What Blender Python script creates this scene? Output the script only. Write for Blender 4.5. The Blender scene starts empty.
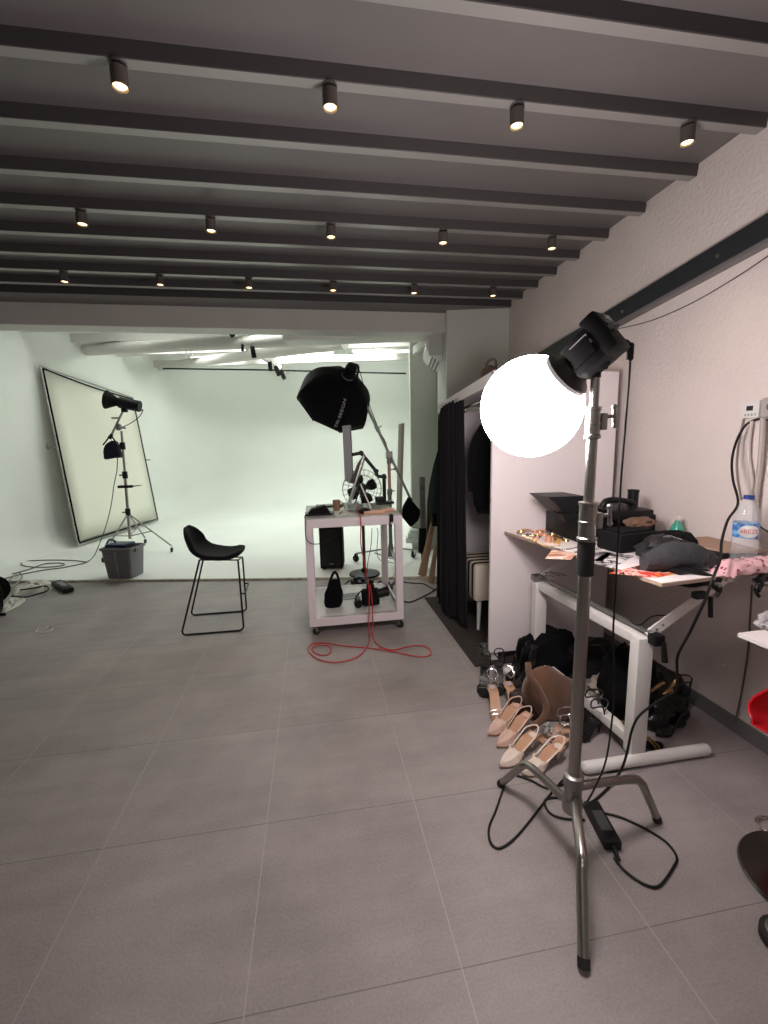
import bpy, bmesh, math, random
import numpy as np
from mathutils import Vector, Matrix, Euler
PI = math.pi
R = math.radians
random.seed(7)
COL = bpy.context.scene.collection
sc = bpy.context.scene

# ------------------------------------------------------------------ camera
F = 433.58
YAW, PIT, ROL = 0.159275, -0.155301, -0.022892
CAM = Vector((0, 0, 1.5))
def _axes():
    cy, sy = math.cos(YAW), math.sin(YAW)
    fwd = Vector((sy*math.cos(PIT), cy*math.cos(PIT), math.sin(PIT)))
    r = Vector((cy, -sy, 0)); u = r.cross(fwd)
    return (r*math.cos(ROL)+u*math.sin(ROL), -r*math.sin(ROL)+u*math.cos(ROL), fwd)
CR, CU, CF = _axes()
cd = bpy.data.cameras.new('camera'); cam = bpy.data.objects.new('camera', cd); COL.objects.link(cam)
m = Matrix((CR, CU, -CF)).transposed().to_4x4(); m.translation = CAM
cam.matrix_world = m
cd.sensor_fit = 'VERTICAL'; cd.sensor_height = 36; cd.sensor_width = 27; cd.lens = F*36/1024
cd.clip_start = .05
sc.camera = cam
TH = R(11.5)
UA = Vector((math.cos(TH), -math.sin(TH), 0)); VA = Vector((math.sin(TH), math.cos(TH), 0))
def uv(u, v, z=0): return UA*u + VA*v + Vector((0, 0, z))
def at(px, py, x=None, y=None, z=None, u=None, v=None):
    d = CR*(px-384)/F - CU*(py-512)/F + CF
    if x is not None: t = x/d.x
    elif y is not None: t = y/d.y
    elif z is not None: t = (z-CAM.z)/d.z
    elif u is not None: t = u/d.dot(UA)
    else: t = v/d.dot(VA)
    return CAM + d*t

# ------------------------------------------------------------------ materials
MATS = {}
def mat(name, col, rough=.5, metal=0, bump=0, bscale=60, var=0, vscale=4, spec=.5, trans=0, alpha=1, emit=None, estr=0, ior=1.45, sheen=0, coat=0):
    if name in MATS: return MATS[name]
    M = bpy.data.materials.new(name); M.use_nodes = True; N = M.node_tree; b = N.nodes['Principled BSDF']
    b.inputs['Base Color'].default_value = (*col, 1); b.inputs['Roughness'].default_value = rough
    b.inputs['Metallic'].default_value = metal; b.inputs['Specular IOR Level'].default_value = spec
    b.inputs['Transmission Weight'].default_value = trans; b.inputs['Alpha'].default_value = alpha; b.inputs['IOR'].default_value = ior
    if sheen: b.inputs['Sheen Weight'].default_value = sheen
    if coat: b.inputs['Coat Weight'].default_value = coat
    if emit: b.inputs['Emission Color'].default_value = (*emit, 1); b.inputs['Emission Strength'].default_value = estr
    tc = N.nodes.new('ShaderNodeTexCoord')
    if var:
        n = N.nodes.new('ShaderNodeTexNoise'); n.inputs['Scale'].default_value = vscale; n.inputs['Detail'].default_value = 5
        N.links.new(tc.outputs['Object'], n.inputs['Vector'])
        mr = N.nodes.new('ShaderNodeMapRange'); mr.inputs['From Min'].default_value = .3; mr.inputs['From Max'].default_value = .7
        mr.inputs['To Min'].default_value = 1-var; mr.inputs['To Max'].default_value = 1+var
        N.links.new(n.outputs['Fac'], mr.inputs['Value'])
        mx = N.nodes.new('ShaderNodeVectorMath'); mx.operation = 'SCALE'; mx.inputs[0].default_value = col
        N.links.new(mr.outputs[0], mx.inputs['Scale']); N.links.new(mx.outputs[0], b.inputs['Base Color'])
    if bump:
        n = N.nodes.new('ShaderNodeTexNoise'); n.inputs['Scale'].default_value = bscale; n.inputs['Detail'].default_value = 4
        N.links.new(tc.outputs['Object'], n.inputs['Vector'])
        bp = N.nodes.new('ShaderNodeBump'); bp.inputs['Strength'].default_value = bump; bp.inputs['Distance'].default_value = .01
        N.links.new(n.outputs['Fac'], bp.inputs['Height']); N.links.new(bp.outputs[0], b.inputs['Normal'])
    MATS[name] = M; return M

def floor_material():
    M = bpy.data.materials.new('floor_tiles'); M.use_nodes = True; N = M.node_tree; L = N.links; b = N.nodes['Principled BSDF']
    def nd(t, **k):
        n = N.nodes.new(t)
        for a, v in k.items(): setattr(n, a, v)
        return n
    def ma(op, a, c=None, d=None):
        n = nd('ShaderNodeMath', operation=op)
        for i, v in enumerate((a, c, d)):
            if v is None: continue
            if isinstance(v, (int, float)): n.inputs[i].default_value = v
            else: L.new(v, n.inputs[i])
        return n.outputs[0]
    tc = nd('ShaderNodeTexCoord'); sx = nd('ShaderNodeSeparateXYZ'); L.new(tc.outputs['Object'], sx.inputs[0])
    T = .607
    fx = ma('DIVIDE', ma('ADD', sx.outputs[0], .251+T*20), T); fy = ma('DIVIDE', ma('SUBTRACT', sx.outputs[1], 1.595-T*20), T)
    def edge(f):
        fr = ma('FRACT', f); return ma('MINIMUM', fr, ma('SUBTRACT', 1, fr))
    e = ma('MINIMUM', edge(fx), edge(fy))
    gx = ma('LESS_THAN', edge(fx), .0030); gy = ma('LESS_THAN', edge(fy), .0030); grout = ma('MAXIMUM', gx, gy)
    cmb = nd('ShaderNodeCombineXYZ'); L.new(ma('FLOOR', fx), cmb.inputs[0]); L.new(ma('FLOOR', fy), cmb.inputs[1])
    wn = nd('ShaderNodeTexWhiteNoise'); L.new(cmb.outputs[0], wn.inputs['Vector'])
    n1 = nd('ShaderNodeTexNoise'); n1.inputs['Scale'].default_value = 2.6; n1.inputs['Detail'].default_value = 8; n1.inputs['Roughness'].default_value = .6; L.new(tc.outputs['Object'], n1.inputs['Vector'])
    mp = nd('ShaderNodeMapping'); mp.inputs['Scale'].default_value = (1.2, 9, 1); L.new(tc.outputs['Object'], mp.inputs[0])
    n2 = nd('ShaderNodeTexNoise'); n2.inputs['Scale'].default_value = 1.6; n2.inputs['Detail'].default_value = 6; L.new(mp.outputs[0], n2.inputs['Vector'])
    n3 = nd('ShaderNodeTexNoise'); n3.inputs['Scale'].default_value = 120; n3.inputs['Detail'].default_value = 3; L.new(tc.outputs['Object'], n3.inputs['Vector'])
    v = ma('ADD', ma('MULTIPLY', n1.outputs['Fac'], .85), ma('MULTIPLY', n2.outputs['Fac'], .30))
    v = ma('ADD', v, ma('MULTIPLY', n3.outputs['Fac'], .50)); v = ma('ADD', v, ma('MULTIPLY', wn.outputs['Value'], .06)); v = ma('ADD', v, .145)
    sc_ = nd('ShaderNodeVectorMath', operation='SCALE'); sc_.inputs[0].default_value = (.298, .264, .263); L.new(v, sc_.inputs['Scale'])
    mix = nd('ShaderNodeMix', data_type='RGBA'); L.new(grout, mix.inputs[0]); L.new(sc_.outputs[0], mix.inputs[6]); mix.inputs[7].default_value = (.38, .355, .345, 1); L.new(gx, mix.inputs[0])  # light caught on the depth-wise joint bevels put into a paler colour
    mix2 = nd('ShaderNodeMix', data_type='RGBA'); L.new(ma('MULTIPLY', gy, ma('SUBTRACT', 1, gx)), mix2.inputs[0]); L.new(mix.outputs[2], mix2.inputs[6]); mix2.inputs[7].default_value = (.17, .155, .15, 1); mix = mix2  # shaded bevels of the cross joints put into a darker colour
    L.new(mix.outputs[2], b.inputs['Base Color'])
    L.new(ma('ADD', ma('MULTIPLY', n1.outputs['Fac'], .2), .42), b.inputs['Roughness'])
    bp = nd('ShaderNodeBump'); bp.inputs['Strength'].default_value = .25; bp.inputs['Distance'].default_value = .004
    L.new(ma('SUBTRACT', n3.outputs['Fac'], ma('MULTIPLY', grout, .8)), bp.inputs['Height']); L.new(bp.outputs[0], b.inputs['Normal'])
    return M

M_black = mat('black_plastic', (.006, .006, .007), .48, spec=.3)
M_blackm = mat('black_matte', (.005, .005, .006), .85, spec=.25, bump=.3, bscale=200)
M_cloth = mat('black_cloth', (.004, .004, .005), .95, bump=.5, bscale=150, spec=.2)
M_steel = mat('brushed_steel', (.34, .32, .30), .3, 1, bump=.05, bscale=30)
M_steeld = mat('dull_steel', (.30, .29, .28), .42, 1)
M_chrome = mat('chrome', (.75, .73, .71), .12, 1)
M_white = mat('white_paint', (.72, .70, .68), .4)
M_pinkw = mat('white_lacquer', (.84, .755, .79), .3)
M_wpanel = mat('white_melamine', (.83, .765, .775), .38, bump=.02)
M_rubber = mat('rubber', (.02, .02, .02), .8)
M_stucco = mat('stucco', (.76, .675, .645), .9, bump=.75, bscale=48, var=.03, vscale=3)
M_cyc = mat('cyclorama_paint', (.80, .82, .78), .75, var=.025, vscale=1.1, bump=.03, bscale=5)
M_wbeam = mat('white_beam', (.66, .65, .61), .8, bump=.15, bscale=20, var=.03)
M_ceil = mat('ceiling_steel', (.165, .154, .154), .42, .1, bump=.06, bscale=70, var=.04, vscale=2)
M_dsteel = mat('dark_painted_steel', (.022, .026, .03), .4)
M_copper = mat('copper', (.75, .36, .24), .45, .3)
M_wood = mat('raw_wood', (.34, .22, .13), .7, var=.15, vscale=9)
M_gold = mat('gold', (.85, .55, .22), .25, 1)
M_silver = mat('silver', (.8, .8, .82), .2, 1)
M_red = mat('red_plastic', (.6, .01, .02), .35)
M_redc = mat('red_cable', (.55, .04, .035), .5)
M_glass = mat('glass', (.9, .95, .93), .04, trans=1, ior=1.45)
M_table = mat('table_laminate', (.86, .80, .80), .35)
M_edge = mat('table_edge', (.45, .33, .25), .6)
M_greyp = mat('grey_plastic', (.21, .20, .22), .5, bump=.05)
M_brown = mat('brown_suede', (.125, .062, .034), .95, bump=.5, bscale=90, var=.2, vscale=8, sheen=.3)
M_nude = mat('nude_patent', (.62, .42, .34), .28, coat=.3)
M_cream = mat('cream_leather', (.72, .61, .53), .35)
M_tan = mat('tan_insole', (.52, .30, .19), .5)
M_leather = mat('black_leather', (.01, .01, .011), .3, bump=.3, bscale=60)
M_grbag = mat('charcoal_fabric', (.040, .040, .044), .9, bump=.7, bscale=60, var=.2, vscale=20)

# ------------------------------------------------------------------ geometry helpers
def nbm(): return bmesh.new()
def box(bm, c, s, rz=0, mtx=None, bev=0):
    r = bmesh.ops.create_cube(bm, size=1.0); vs = r['verts']
    for v in vs: v.co = Vector((v.co.x*s[0], v.co.y*s[1], v.co.z*s[2]))
    if bev:
        es = list({e for v in vs for e in v.link_edges})
        b = bmesh.ops.bevel(bm, geom=es, offset=bev, segments=2, affect='EDGES', profile=.6)
        vs = list({v for f in b['faces'] for v in f.verts} | {v for v in vs if v.is_valid})
    T = mtx if mtx is not None else Matrix.Translation(Vector(c)) @ Matrix.Rotation(rz, 4, 'Z')
    if mtx is not None and c is not None: T = mtx @ Matrix.Translation(Vector(c))
    bmesh.ops.transform(bm, matrix=T, verts=vs)
    return vs
def frame_m(a, b, up=(0, 0, 1)):
    a = Vector(a); b = Vector(b); z = (b-a).normalized(); u = Vector(up)
    if abs(z.dot(u)) > .98: u = Vector((1, 0, 0))
    x = u.cross(z).normalized(); y = z.cross(x)
    m = Matrix((x, y, z)).transposed().to_4x4(); m.translation = a
    return m, (b-a).length
def beam(bm, a, b, w, h, up=(0, 0, 1), bev=0):     # box section from a to b: w sideways, h along up
    m, L = frame_m(a, b, up)
    return box(bm, (0, 0, L/2), (w, h, L), mtx=m, bev=bev)
def cyl(bm, a, b, r1, r2=None, seg=20, cap=True):
    m, L = frame_m(a, b); r2 = r1 if r2 is None else r2
    r = bmesh.ops.create_cone(bm, cap_ends=cap, segments=seg, radius1=r1, radius2=r2, depth=L)
    bmesh.ops.transform(bm, matrix=m @ Matrix.Translation((0, 0, L/2)), verts=r['verts'])
    return r['verts']
def lathe(bm, a, axis, prof, seg=28, up=(0, 0, 1), sq=None):   # prof: (r, dist along axis)
    a = Vector(a); m, _ = frame_m(a, a+Vector(axis), up)
    rings = []
    for r, h in prof:
        ring = []
        for i in range(seg):
            t = 2*PI*i/seg; k = 1
            ring.append(bm.verts.new(m @ Vector((r*math.cos(t), r*math.sin(t), h))))
        rings.append(ring)
    for A, B in zip(rings, rings[1:]):
        for i in range(seg):
            bm.faces.new((A[i], A[(i+1) % seg], B[(i+1) % seg], B[i]))
    for ring, fl in ((rings[0], True), (rings[-1], False)):
        try: bm.faces.new(ring[::-1] if fl else ring)
        except ValueError: pass
def smoothpath(pts, n=6, closed=False):
    pts = [Vector(p) for p in pts]
    if len(pts) < 3: return pts
    out = []; N = len(pts)
    rng = range(N if closed else N-1)
    for i in rng:
        g = (lambda k: pts[k % N]) if closed else (lambda k: pts[min(max(k, 0), N-1)])
        p0, p1, p2, p3 = g(i-1), g(i), g(i+1), g(i+2)
        for s in range(n):
            t = s/n
            out.append(.5*((2*p1)+(-p0+p2)*t+(2*p0-5*p1+4*p2-p3)*t*t+(-p0+3*p1-3*p2+p3)*t**3))
    if not closed: out.append(pts[-1])
    return out
def tube(bm, pts, r, seg=8, n=6, smooth=True, closed=False, radii=None):
    P = smoothpath(pts, n, closed) if smooth else [Vector(p) for p in pts]
    Q = [P[0]]
    for p in P[1:]:
        if (p-Q[-1]).length > 1e-4: Q.append(p)
    P = Q; rings = []; up = Vector((0, 0, 1)); prev = None; N = len(P)
    for i, p in enumerate(P):
        if closed: t = (P[(i+1) % N]-P[i-1]).normalized()
        else: t = (P[min(i+1, N-1)]-P[max(i-1, 0)]).normalized()
        if prev is None:
            x = t.cross(up)
            if x.length < .1: x = t.cross(Vector((1, 0, 0)))
        else: x = prev-t*prev.dot(t)
        x.normalize(); prev = x; y = t.cross(x)
        rr = r if radii is None else radii[0]+(radii[1]-radii[0])*i/(N-1)
        rings.append([bm.verts.new(p+(x*math.cos(2*PI*k/seg)+y*math.sin(2*PI*k/seg))*rr) for k in range(seg)])
    prs = list(zip(rings, rings[1:]))
    if closed: prs.append((rings[-1], rings[0]))
    for A, B in prs:
        for k in range(seg): bm.faces.new((A[k], A[(k+1) % seg], B[(k+1) % seg], B[k]))
    if not closed: bm.faces.new(rings[0][::-1]); bm.faces.new(rings[-1])
def ell(bm, c, s, seg=24, rot=None):
    r = bmesh.ops.create_uvsphere(bm, u_segments=seg, v_segments=seg//2, radius=1)
    m = Matrix.Translation(Vector(c)) @ (rot.to_matrix().to_4x4() if rot else Matrix.Identity(4)) @ Matrix.Diagonal((*s, 1))
    bmesh.ops.transform(bm, matrix=m, verts=r['verts']); return r['verts']
def grid(bm, rows, closed=False):
    V = [[bm.verts.new(p) for p in row] for row in rows]
    for A, B in zip(V, V[1:]):
        for k in range(len(A)-(0 if closed else 1)):
            k2 = (k+1) % len(A); bm.faces.new((A[k], A[k2], B[k2], B[k]))
    return V
def prism(bm, poly, off):      # polygon (3-D points) extruded by vector off
    off = Vector(off); A = [bm.verts.new(Vector(p)) for p in poly]; B = [bm.verts.new(Vector(p)+off) for p in poly]
    bm.faces.new(A[::-1]); bm.faces.new(B)
    for i in range(len(A)):
        j = (i+1) % len(A); bm.faces.new((A[i], A[j], B[j], B[i]))
from mathutils import noise as mnoise
def lump(bm, c, s, amp=.25, fr=3, seed=0, flat=True, rot=0, seg=32):   # soft crumpled cloth heap resting on its base
    vs = ell(bm, (0, 0, 0), (1, 1, 1), seg)
    for v in vs:
        p = v.co.copy(); d = mnoise.fractal(p*fr*.5+Vector((seed*7.3, seed, -seed)), .9, 2.1, 4)*amp
        p *= 1+d
        if flat and p.z < -.55: p.z = -.55
        v.co = Vector((p.x*s[0], p.y*s[1], (p.z+.55)*s[2]/1.55))
    bmesh.ops.transform(bm, matrix=Matrix.Translation(Vector(c)) @ Matrix.Rotation(rot, 4, 'Z'), verts=vs)

def fin(name, bm, m, parent=None, smooth=True, label=None, solid=0, sub=0, loc=None, mats2=None):
    """Link the bmesh as ONE mesh object. World-space geometry is moved into the parent's frame."""
    bmesh.ops.recalc_face_normals(bm, faces=bm.faces)
    me = bpy.data.meshes.new(name)
    base = Vector((0, 0, 0))
    if parent is not None: base = parent['_b'] if '_b' in parent else Vector((0, 0, 0)); base = Vector(base)
    elif loc is not None: base = Vector(loc)
    bmesh.ops.translate(bm, vec=-base, verts=bm.verts)
    bm.to_mesh(me); bm.free()
    if smooth:
        me.polygons.foreach_set('use_smooth', [True]*len(me.polygons))
        me.set_sharp_from_angle(angle=R(38))
    me.materials.append(m)
    if mats2:
        for x in mats2[0]: me.materials.append(x)
        for pl in me.polygons: pl.material_index = mats2[1](pl.normal, pl.center)
    o = bpy.data.objects.new(name, me); COL.objects.link(o)
    if parent is not None: o.parent = parent; o['_b'] = list(base)
    else: o.location = base; o['_b'] = list(base)
    if label: o['label'] = label
    if solid:
        s = o.modifiers.new('s', 'SOLIDIFY'); s.thickness = solid; s.offset = 0
    if sub:
        s = o.modifiers.new('u', 'SUBSURF'); s.levels = sub; s.render_levels = sub
    return o
def thing(name, label, cat, loc=(0, 0, 0), group=None):
    o = bpy.data.objects.new(name, None); COL.objects.link(o); o.location = loc; o['_b'] = list(loc)
    o.empty_display_size = .1
    o['label'] = label; o['category'] = cat
    if group: o['group'] = group
    return o
def tag(o, label, cat, group=None):
    o['label'] = label; o['category'] = cat
    if group: o['group'] = group
    return o
def struct(name, bm, m, smooth=False, **k):
    o = fin(name, bm, m, smooth=smooth, **k); o['kind'] = 'structure'; return o
def copy_tree(o, parent=None):
    c = o.copy(); COL.objects.link(c)
    if parent: c.parent = parent
    for ch in list(o.children): copy_tree(ch, c)
    return c
V3 = Vector

# ================================================================== ROOM
WX = 2.08; HZ = 2.865; YB = 4.70; XL = -4.9; YR = -2.6
bm = nbm()
box(bm, ((XL+WX+.4)/2, 1.5, -.05), (WX-XL+.9, 9.4, .1)); struct('floor', bm, floor_material())
# ceiling: ribbed steel deck, ribs run along x
ribs = [-1.74, -1.37, -1.0, -.63, -.27, .1, .47, .83, 1.2, 1.57, 1.93, 2.289, 2.655, 2.992, 3.325, 3.64, 3.945, 4.24]
PZ = 2.921
prof = [(YR-.1, PZ)]
for y in ribs: prof += [(y-.058, PZ), (y-.052, HZ+.003), (y-.049, HZ), (y-.004, HZ), (y, HZ+.004), (y+.05, PZ)]
prof += [(4.43, PZ), (4.43, HZ-.005), (4.72, HZ-.005)]
poly = [(XL, y, z) for y, z in prof] + [(XL, 4.72, 3.05), (XL, YR-.1, 3.05)]
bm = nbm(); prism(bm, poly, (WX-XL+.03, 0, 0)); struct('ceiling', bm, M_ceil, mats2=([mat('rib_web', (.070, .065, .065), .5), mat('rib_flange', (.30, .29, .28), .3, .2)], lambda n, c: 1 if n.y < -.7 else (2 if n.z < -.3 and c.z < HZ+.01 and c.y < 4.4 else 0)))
# right wall, rear wall, left wall
bm = nbm(); box(bm, (WX+.1, (YR+5.0)/2, 1.52), (.2, 5.0-YR, 3.04)); struct('wall_right', bm, M_stucco)
bm = nbm(); box(bm, ((XL+WX)/2, YR-.1, 1.52), (WX-XL, .2, 3.04)); struct('wall_rear', bm, mat('rear_wall', (.42, .40, .39), .9))
bm = nbm(); box(bm, (XL-.1, 1.7, 1.7), (.2, 8.4, 3.4)); struct('wall_left', bm, mat('left_wall', (.5, .48, .46), .9))
# far end: wall piece right of the opening, end column, lintel
bm = nbm(); box(bm, ((1.555+WX)/2, YB+.1, 1.435), (WX-1.555, .2, 2.87)); struct('wall_end', bm, mat('end_wall_pink_bounce', (.80, .58, .58), .9, bump=.3, bscale=40))  # pink light reflected onto this wall put into its colour
bm = nbm(); box(bm, (1.508, YB+.11, 1.43), (.094, .24, 2.86)); struct('trim_1', bm, M_wbeam)
bm = nbm(); box(bm, ((XL+1.461)/2, YB+.12, 2.765), (1.461-XL, .24, .2)); struct('trim_2', bm, M_wbeam)
bm = nbm(); box(bm, (0, 0, 0), (1.8, .30, .14), mtx=Matrix.Translation(uv(-.44, 5.35, 2.78)) @ Matrix.Rotation(-TH, 4, 'Z') @ Matrix.Translation((0, 0, 0))); struct('trim_3', bm, M_wbeam)
# skirting on the right wall
bm = nbm(); box(bm, (WX-.008, (1.0+2.6)/2-1, .04), (.016, 4.4, .08)); struct('baseboard_right', bm, mat('skirting', (.16, .15, .15), .6))

# cyclorama: one continuous swept white surface (floor, coves, left and back wall)
RC = .9; UL, VB, UR, ZT = -5.4, 10.6, .5, 3.6
def cyc_pt(u, v):   # lift with cove: distance field to the left and back walls
    return None
rowsU = []
# parametrise: floor grid then coves.  s = path length from inner floor towards walls
def cove(s, dist):   # s>0 beyond the cove start: returns (advance, height)
    if s <= 0: return s, 0
    a = s/RC
    if a < PI/2: return RC*math.sin(a), RC*(1-math.cos(a))
    return RC, RC+(s-RC*PI/2)
RK = 1.3   # plan radius of the rounded corner between the two walls
bm = nbm()
# plan outline of wall line from front-left going back, round the corner, then right
plan = []
for k in range(13): plan.append((UL, 4.74+(VB-RK-4.74)*k/12, -1, 0))
for k in range(1, 10):
    a = PI-(PI/2)*k/10; plan.append((UL+RK+RK*math.cos(a), VB-RK+RK*math.sin(a), math.cos(a), math.sin(a)))
for k in range(13): plan.append((UL+RK+(UR+.9-UL-RK)*k/12, VB, 0, 1))
rows = []
RL, RB = .36, 1.05
hs = [(1-math.sin(a), 1-math.cos(a), 0) for a in [PI/2*i/12 for i in range(13)]] + [(0, 1, k/4) for k in (1, 2, 3, 4)]
for fi, fz_, up_ in hs:
    row = []
    for p in plan:
        r = RL*p[2]**2+RB*p[3]**2; z = r*fz_; z = z+(ZT-r)*up_+.022
        row.append(uv(p[0]-p[2]*r*fi, p[1]-p[3]*r*fi, z))
    rows.append(row)
V = grid(bm, rows)
# floor inside: fan rows from the cove foot line towards the front right
foot = V[0]
fr_pts = [bm.verts.new(uv(UL+RL+(UR+.9-UL-RL)*k/(len(foot)-1), 4.70, .022)) for k in range(len(foot))]
for k in range(len(foot)-1): bm.faces.new((foot[k], foot[k+1], fr_pts[k+1], fr_pts[k]))
bm.faces.new((foot[0], fr_pts[0], bm.verts.new(uv(UL, 4.70, .022))))
struct('wall_cyclorama', bm, M_cyc, smooth=True)
# lip of the cyclorama floor: slightly chipped raised edge
bm = nbm()
n = 70; A = []; B = []
for k in range(n+1):
    u = UL+(UR+.9-UL)*k/n; j = .008*mnoise.noise(V3((u*9, 0, 0)))
    A.append((u, j))
rows = [[uv(u, 4.715, .0225) for u, j in A], [uv(u, 4.69+j, .0225) for u, j in A], [uv(u, 4.684+j*1.2, .012) for u, j in A], [uv(u, 4.68+j*.6, .0) for u, j in A]]
grid(bm, rows); struct('trim_4', bm, mat('chipped_edge', (.42, .40, .32), .9, var=.25, vscale=14, bump=.4), smooth=True)
# right side of the back room: wall with the air conditioner, jutting pier
bm = nbm(); box(bm, (0, 0, 0), (.9, 6.3, 3.7), mtx=Matrix.Translation(uv(.95, 7.95, 1.85)) @ Matrix.Rotation(-TH, 4, 'Z')); struct('wall_back_right', bm, mat('pale_wall', (.62, .66, .60), .8))
bm = nbm(); box(bm, (0, 0, 0), (.37, .7, 3.7), mtx=Matrix.Translation(uv(.325, 6.35, 1.85)) @ Matrix.Rotation(-TH, 4, 'Z')); struct('wall_pier', bm, mat('pier_wall', (.55, .57, .51), .8))
# back-room roof: white boarded ceiling + cross beams
MT = lambda u, v, z: Matrix.Translation(uv(u, v, z)) @ Matrix.Rotation(-TH, 4, 'Z')
bm = nbm(); box(bm, (0, 0, 0), (7.2, 6.4, .1), mtx=MT(-2.4, 7.95, 3.68)); struct('ceiling_back', bm, M_cyc)
for k, (v, z, h) in enumerate(((6.35, 3.28, .14), (7.35, 3.34, .14), (8.5, 3.36, .14), (9.7, 3.34, .14))):
    bm = nbm(); box(bm, (0, 0, 0), (5.9, .12, h), mtx=MT(-2.45, v, z)); struct('trim_%d' % (5+k), bm, M_wbeam)
# lengthwise joist on the right of the room
bm = nbm(); box(bm, (0, 0, 0), (.10, 4.0, .16), mtx=MT(-2.6, 8.4, 3.24)); struct('trim_9', bm, M_wbeam)
# two slanting wrapped ducts
def duct(pa, pb, r, label):
    bm = nbm(); m, L = frame_m(pa, pb)
    prof = [(r*.98, 0)] + [(r*(1+.012*math.sin(i*2.1)), L*i/24) for i in range(25)]
    lathe(bm, pa, pb-pa, prof, 24)
    return tag(fin('roof_beam', bm, M_wbeam), label, 'beam', None)
duct(at(86, 350, u=UL+.02), at(420, 333, v=5.62), .095, 'thick white slanting roof beam, front one, running from the left wall under the lintel')
duct(at(158, 367, u=UL+.02), at(345, 343, v=6.25), .085, 'white slanting roof beam behind the longer one, starting deeper on the left wall')

# fluorescent strips on the back ceiling
def strip(u0, u1, v, z, label):
    t = thing('strip_light', label, 'ceiling light', uv((u0+u1)/2, v, z), 'strip lights over the cyclorama')
    bm = nbm(); box(bm, (0, 0, 0), (u1-u0+.05, .16, .05), mtx=MT((u0+u1)/2, v, z+.03)); fin('housing', bm, M_white, t, smooth=False)
    for dv in (-.04, .04):
        bm = nbm(); cyl(bm, uv(u0, v+dv, z-.015), uv(u1, v+dv, z-.015), .016, seg=10)
        fin('tube', bm, mat('tube_glow', (1, 1, 1), .4, emit=(.94, 1, .94), estr=3.2), t)
names = ['nearest row, left', 'nearest row, middle', 'nearest row, right', 'second row, left', 'second row, middle', 'second row, right', 'row before the back wall, left', 'row before the back wall, middle', 'row before the back wall, right']
i = 0
for v in (6.9, 8.1, 9.9):
    for u0 in (-4.6, -2.75, -1.0 if v < 9 else -1.0):
        strip(u0, u0+1.3, v, 3.50, 'white tubular strip light on the back room ceiling, %s' % names[i]); i += 1

# ------------------------------------------------------------------ ceiling spotlights
def make_spot(loc, label):
    t = thing('ceiling_spotlight', label, 'spotlight', loc, 'round ceiling spotlights on the steel ribs')
    x, y, z = loc
    bm = nbm(); cyl(bm, (x, y, z-.010), (x, y, z), .030, seg=24); fin('mounting_plate', bm, M_steeld, t)
    bm = nbm(); lathe(bm, (x, y, z-.012), (0, 0, -1), [(.018, 0), (.029, .005), (.029, .066), (.0265, .066), (.025, .056)], 24); fin('barrel', bm, mat('spot_grey', (.10, .085, .08), .5), t)
    bm = nbm(); lathe(bm, (x, y, z-.012), (0, 0, -1), [(.0248, .0555), (.020, .061), (.008, .063)], 20); fin('lens', bm, mat('spot_glow', (1, .8, .5), .4, emit=(1, .66, .28), estr=4.5), t)
    return t
ys = [1.93-.027, 2.992-.027, 3.945-.027]
SP = [[(at(px, py, y=ys[ri]).x/1.03, 0) for px, py in row] for ri, row in enumerate(([(120, 84), (330, 101), (517, 116), (688, 130)], [(82, 221), (211, 228), (331, 234), (443, 239), (552, 244)], [(64, 276), (160, 281), (249, 285), (333, 288), (414, 291), (493, 294)]))]
ys = [1.93-.027, 2.992-.027, 3.945-.027]
rown = ['row nearest the camera', 'middle row', 'farthest row']; ordn = ['leftmost', 'second from left', 'third from left', 'fourth from left', 'fifth from left', 'rightmost']
first = None; SPOTS = []
for r, row in enumerate(SP):
    for c, (x, _) in enumerate(row):
        nm = 'rightmost' if c == len(row)-1 else ordn[c]
        lab = 'round grey ceiling spotlight, %s of the %s' % (nm, rown[r])
        if first is None: first = make_spot((x*1.03, ys[r], HZ), lab); o = first
        else:
            o = copy_tree(first); o.location = (x*1.03, ys[r], HZ); o['label'] = lab
        ld = bpy.data.lights.new('spot_beam', 'SPOT'); ld.energy = 5; ld.color = (1, .8, .55); ld.spot_size = R(75); ld.spot_blend = .7; ld.shadow_soft_size = .02
        lo = bpy.data.objects.new('spot_beam', ld); COL.objects.link(lo); lo.location = (x*1.03, ys[r], HZ-.085)

# room lighting behind the photographer (out of frame)
def area(name, loc, rot, sx, sy, e, col):
    ld = bpy.data.lights.new(name, 'AREA'); ld.shape = 'RECTANGLE'; ld.size = sx; ld.size_y = sy; ld.energy = e; ld.color = col
    o = bpy.data.objects.new(name, ld); COL.objects.link(o); o.location = loc; o.rotation_euler = rot; return o
area('ceiling_panel', (-.6, -1.5, 2.80), (0, 0, 0), 2.4, .6, 22, (1, .93, .88))

# dark steel rail on the right wall
t = thing('wall_rail', 'long dark steel rail sloping along the upper right wall', 'rail', (WX, 2.3, 2.35))
bm = nbm(); a = V3((WX-.03, .6, 2.53)); b = V3((WX-.03, 3.95, 2.195)); beam(bm, a, b, .058, .105, bev=.004)
fin('channel', bm, M_dsteel, t, smooth=False)
bm = nbm(); beam(bm, a+V3((.0, 0, -.062)), b+V3((.0, 0, -.062)), .05, .018); fin('lit_underside', bm, mat('rail_lit_edge', (.16, .15, .15), .4), t, smooth=False)  # lit bottom face of the rail, its light put into a paler strip
for s in (.42, .62, .76):
    p = a.lerp(b, s)+V3((-.03, 0, -.01)); bm = nbm(); cyl(bm, p, p+V3((-.004, 0, 0)), .010, seg=12); fin('screw', bm, M_silver, t)
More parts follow.
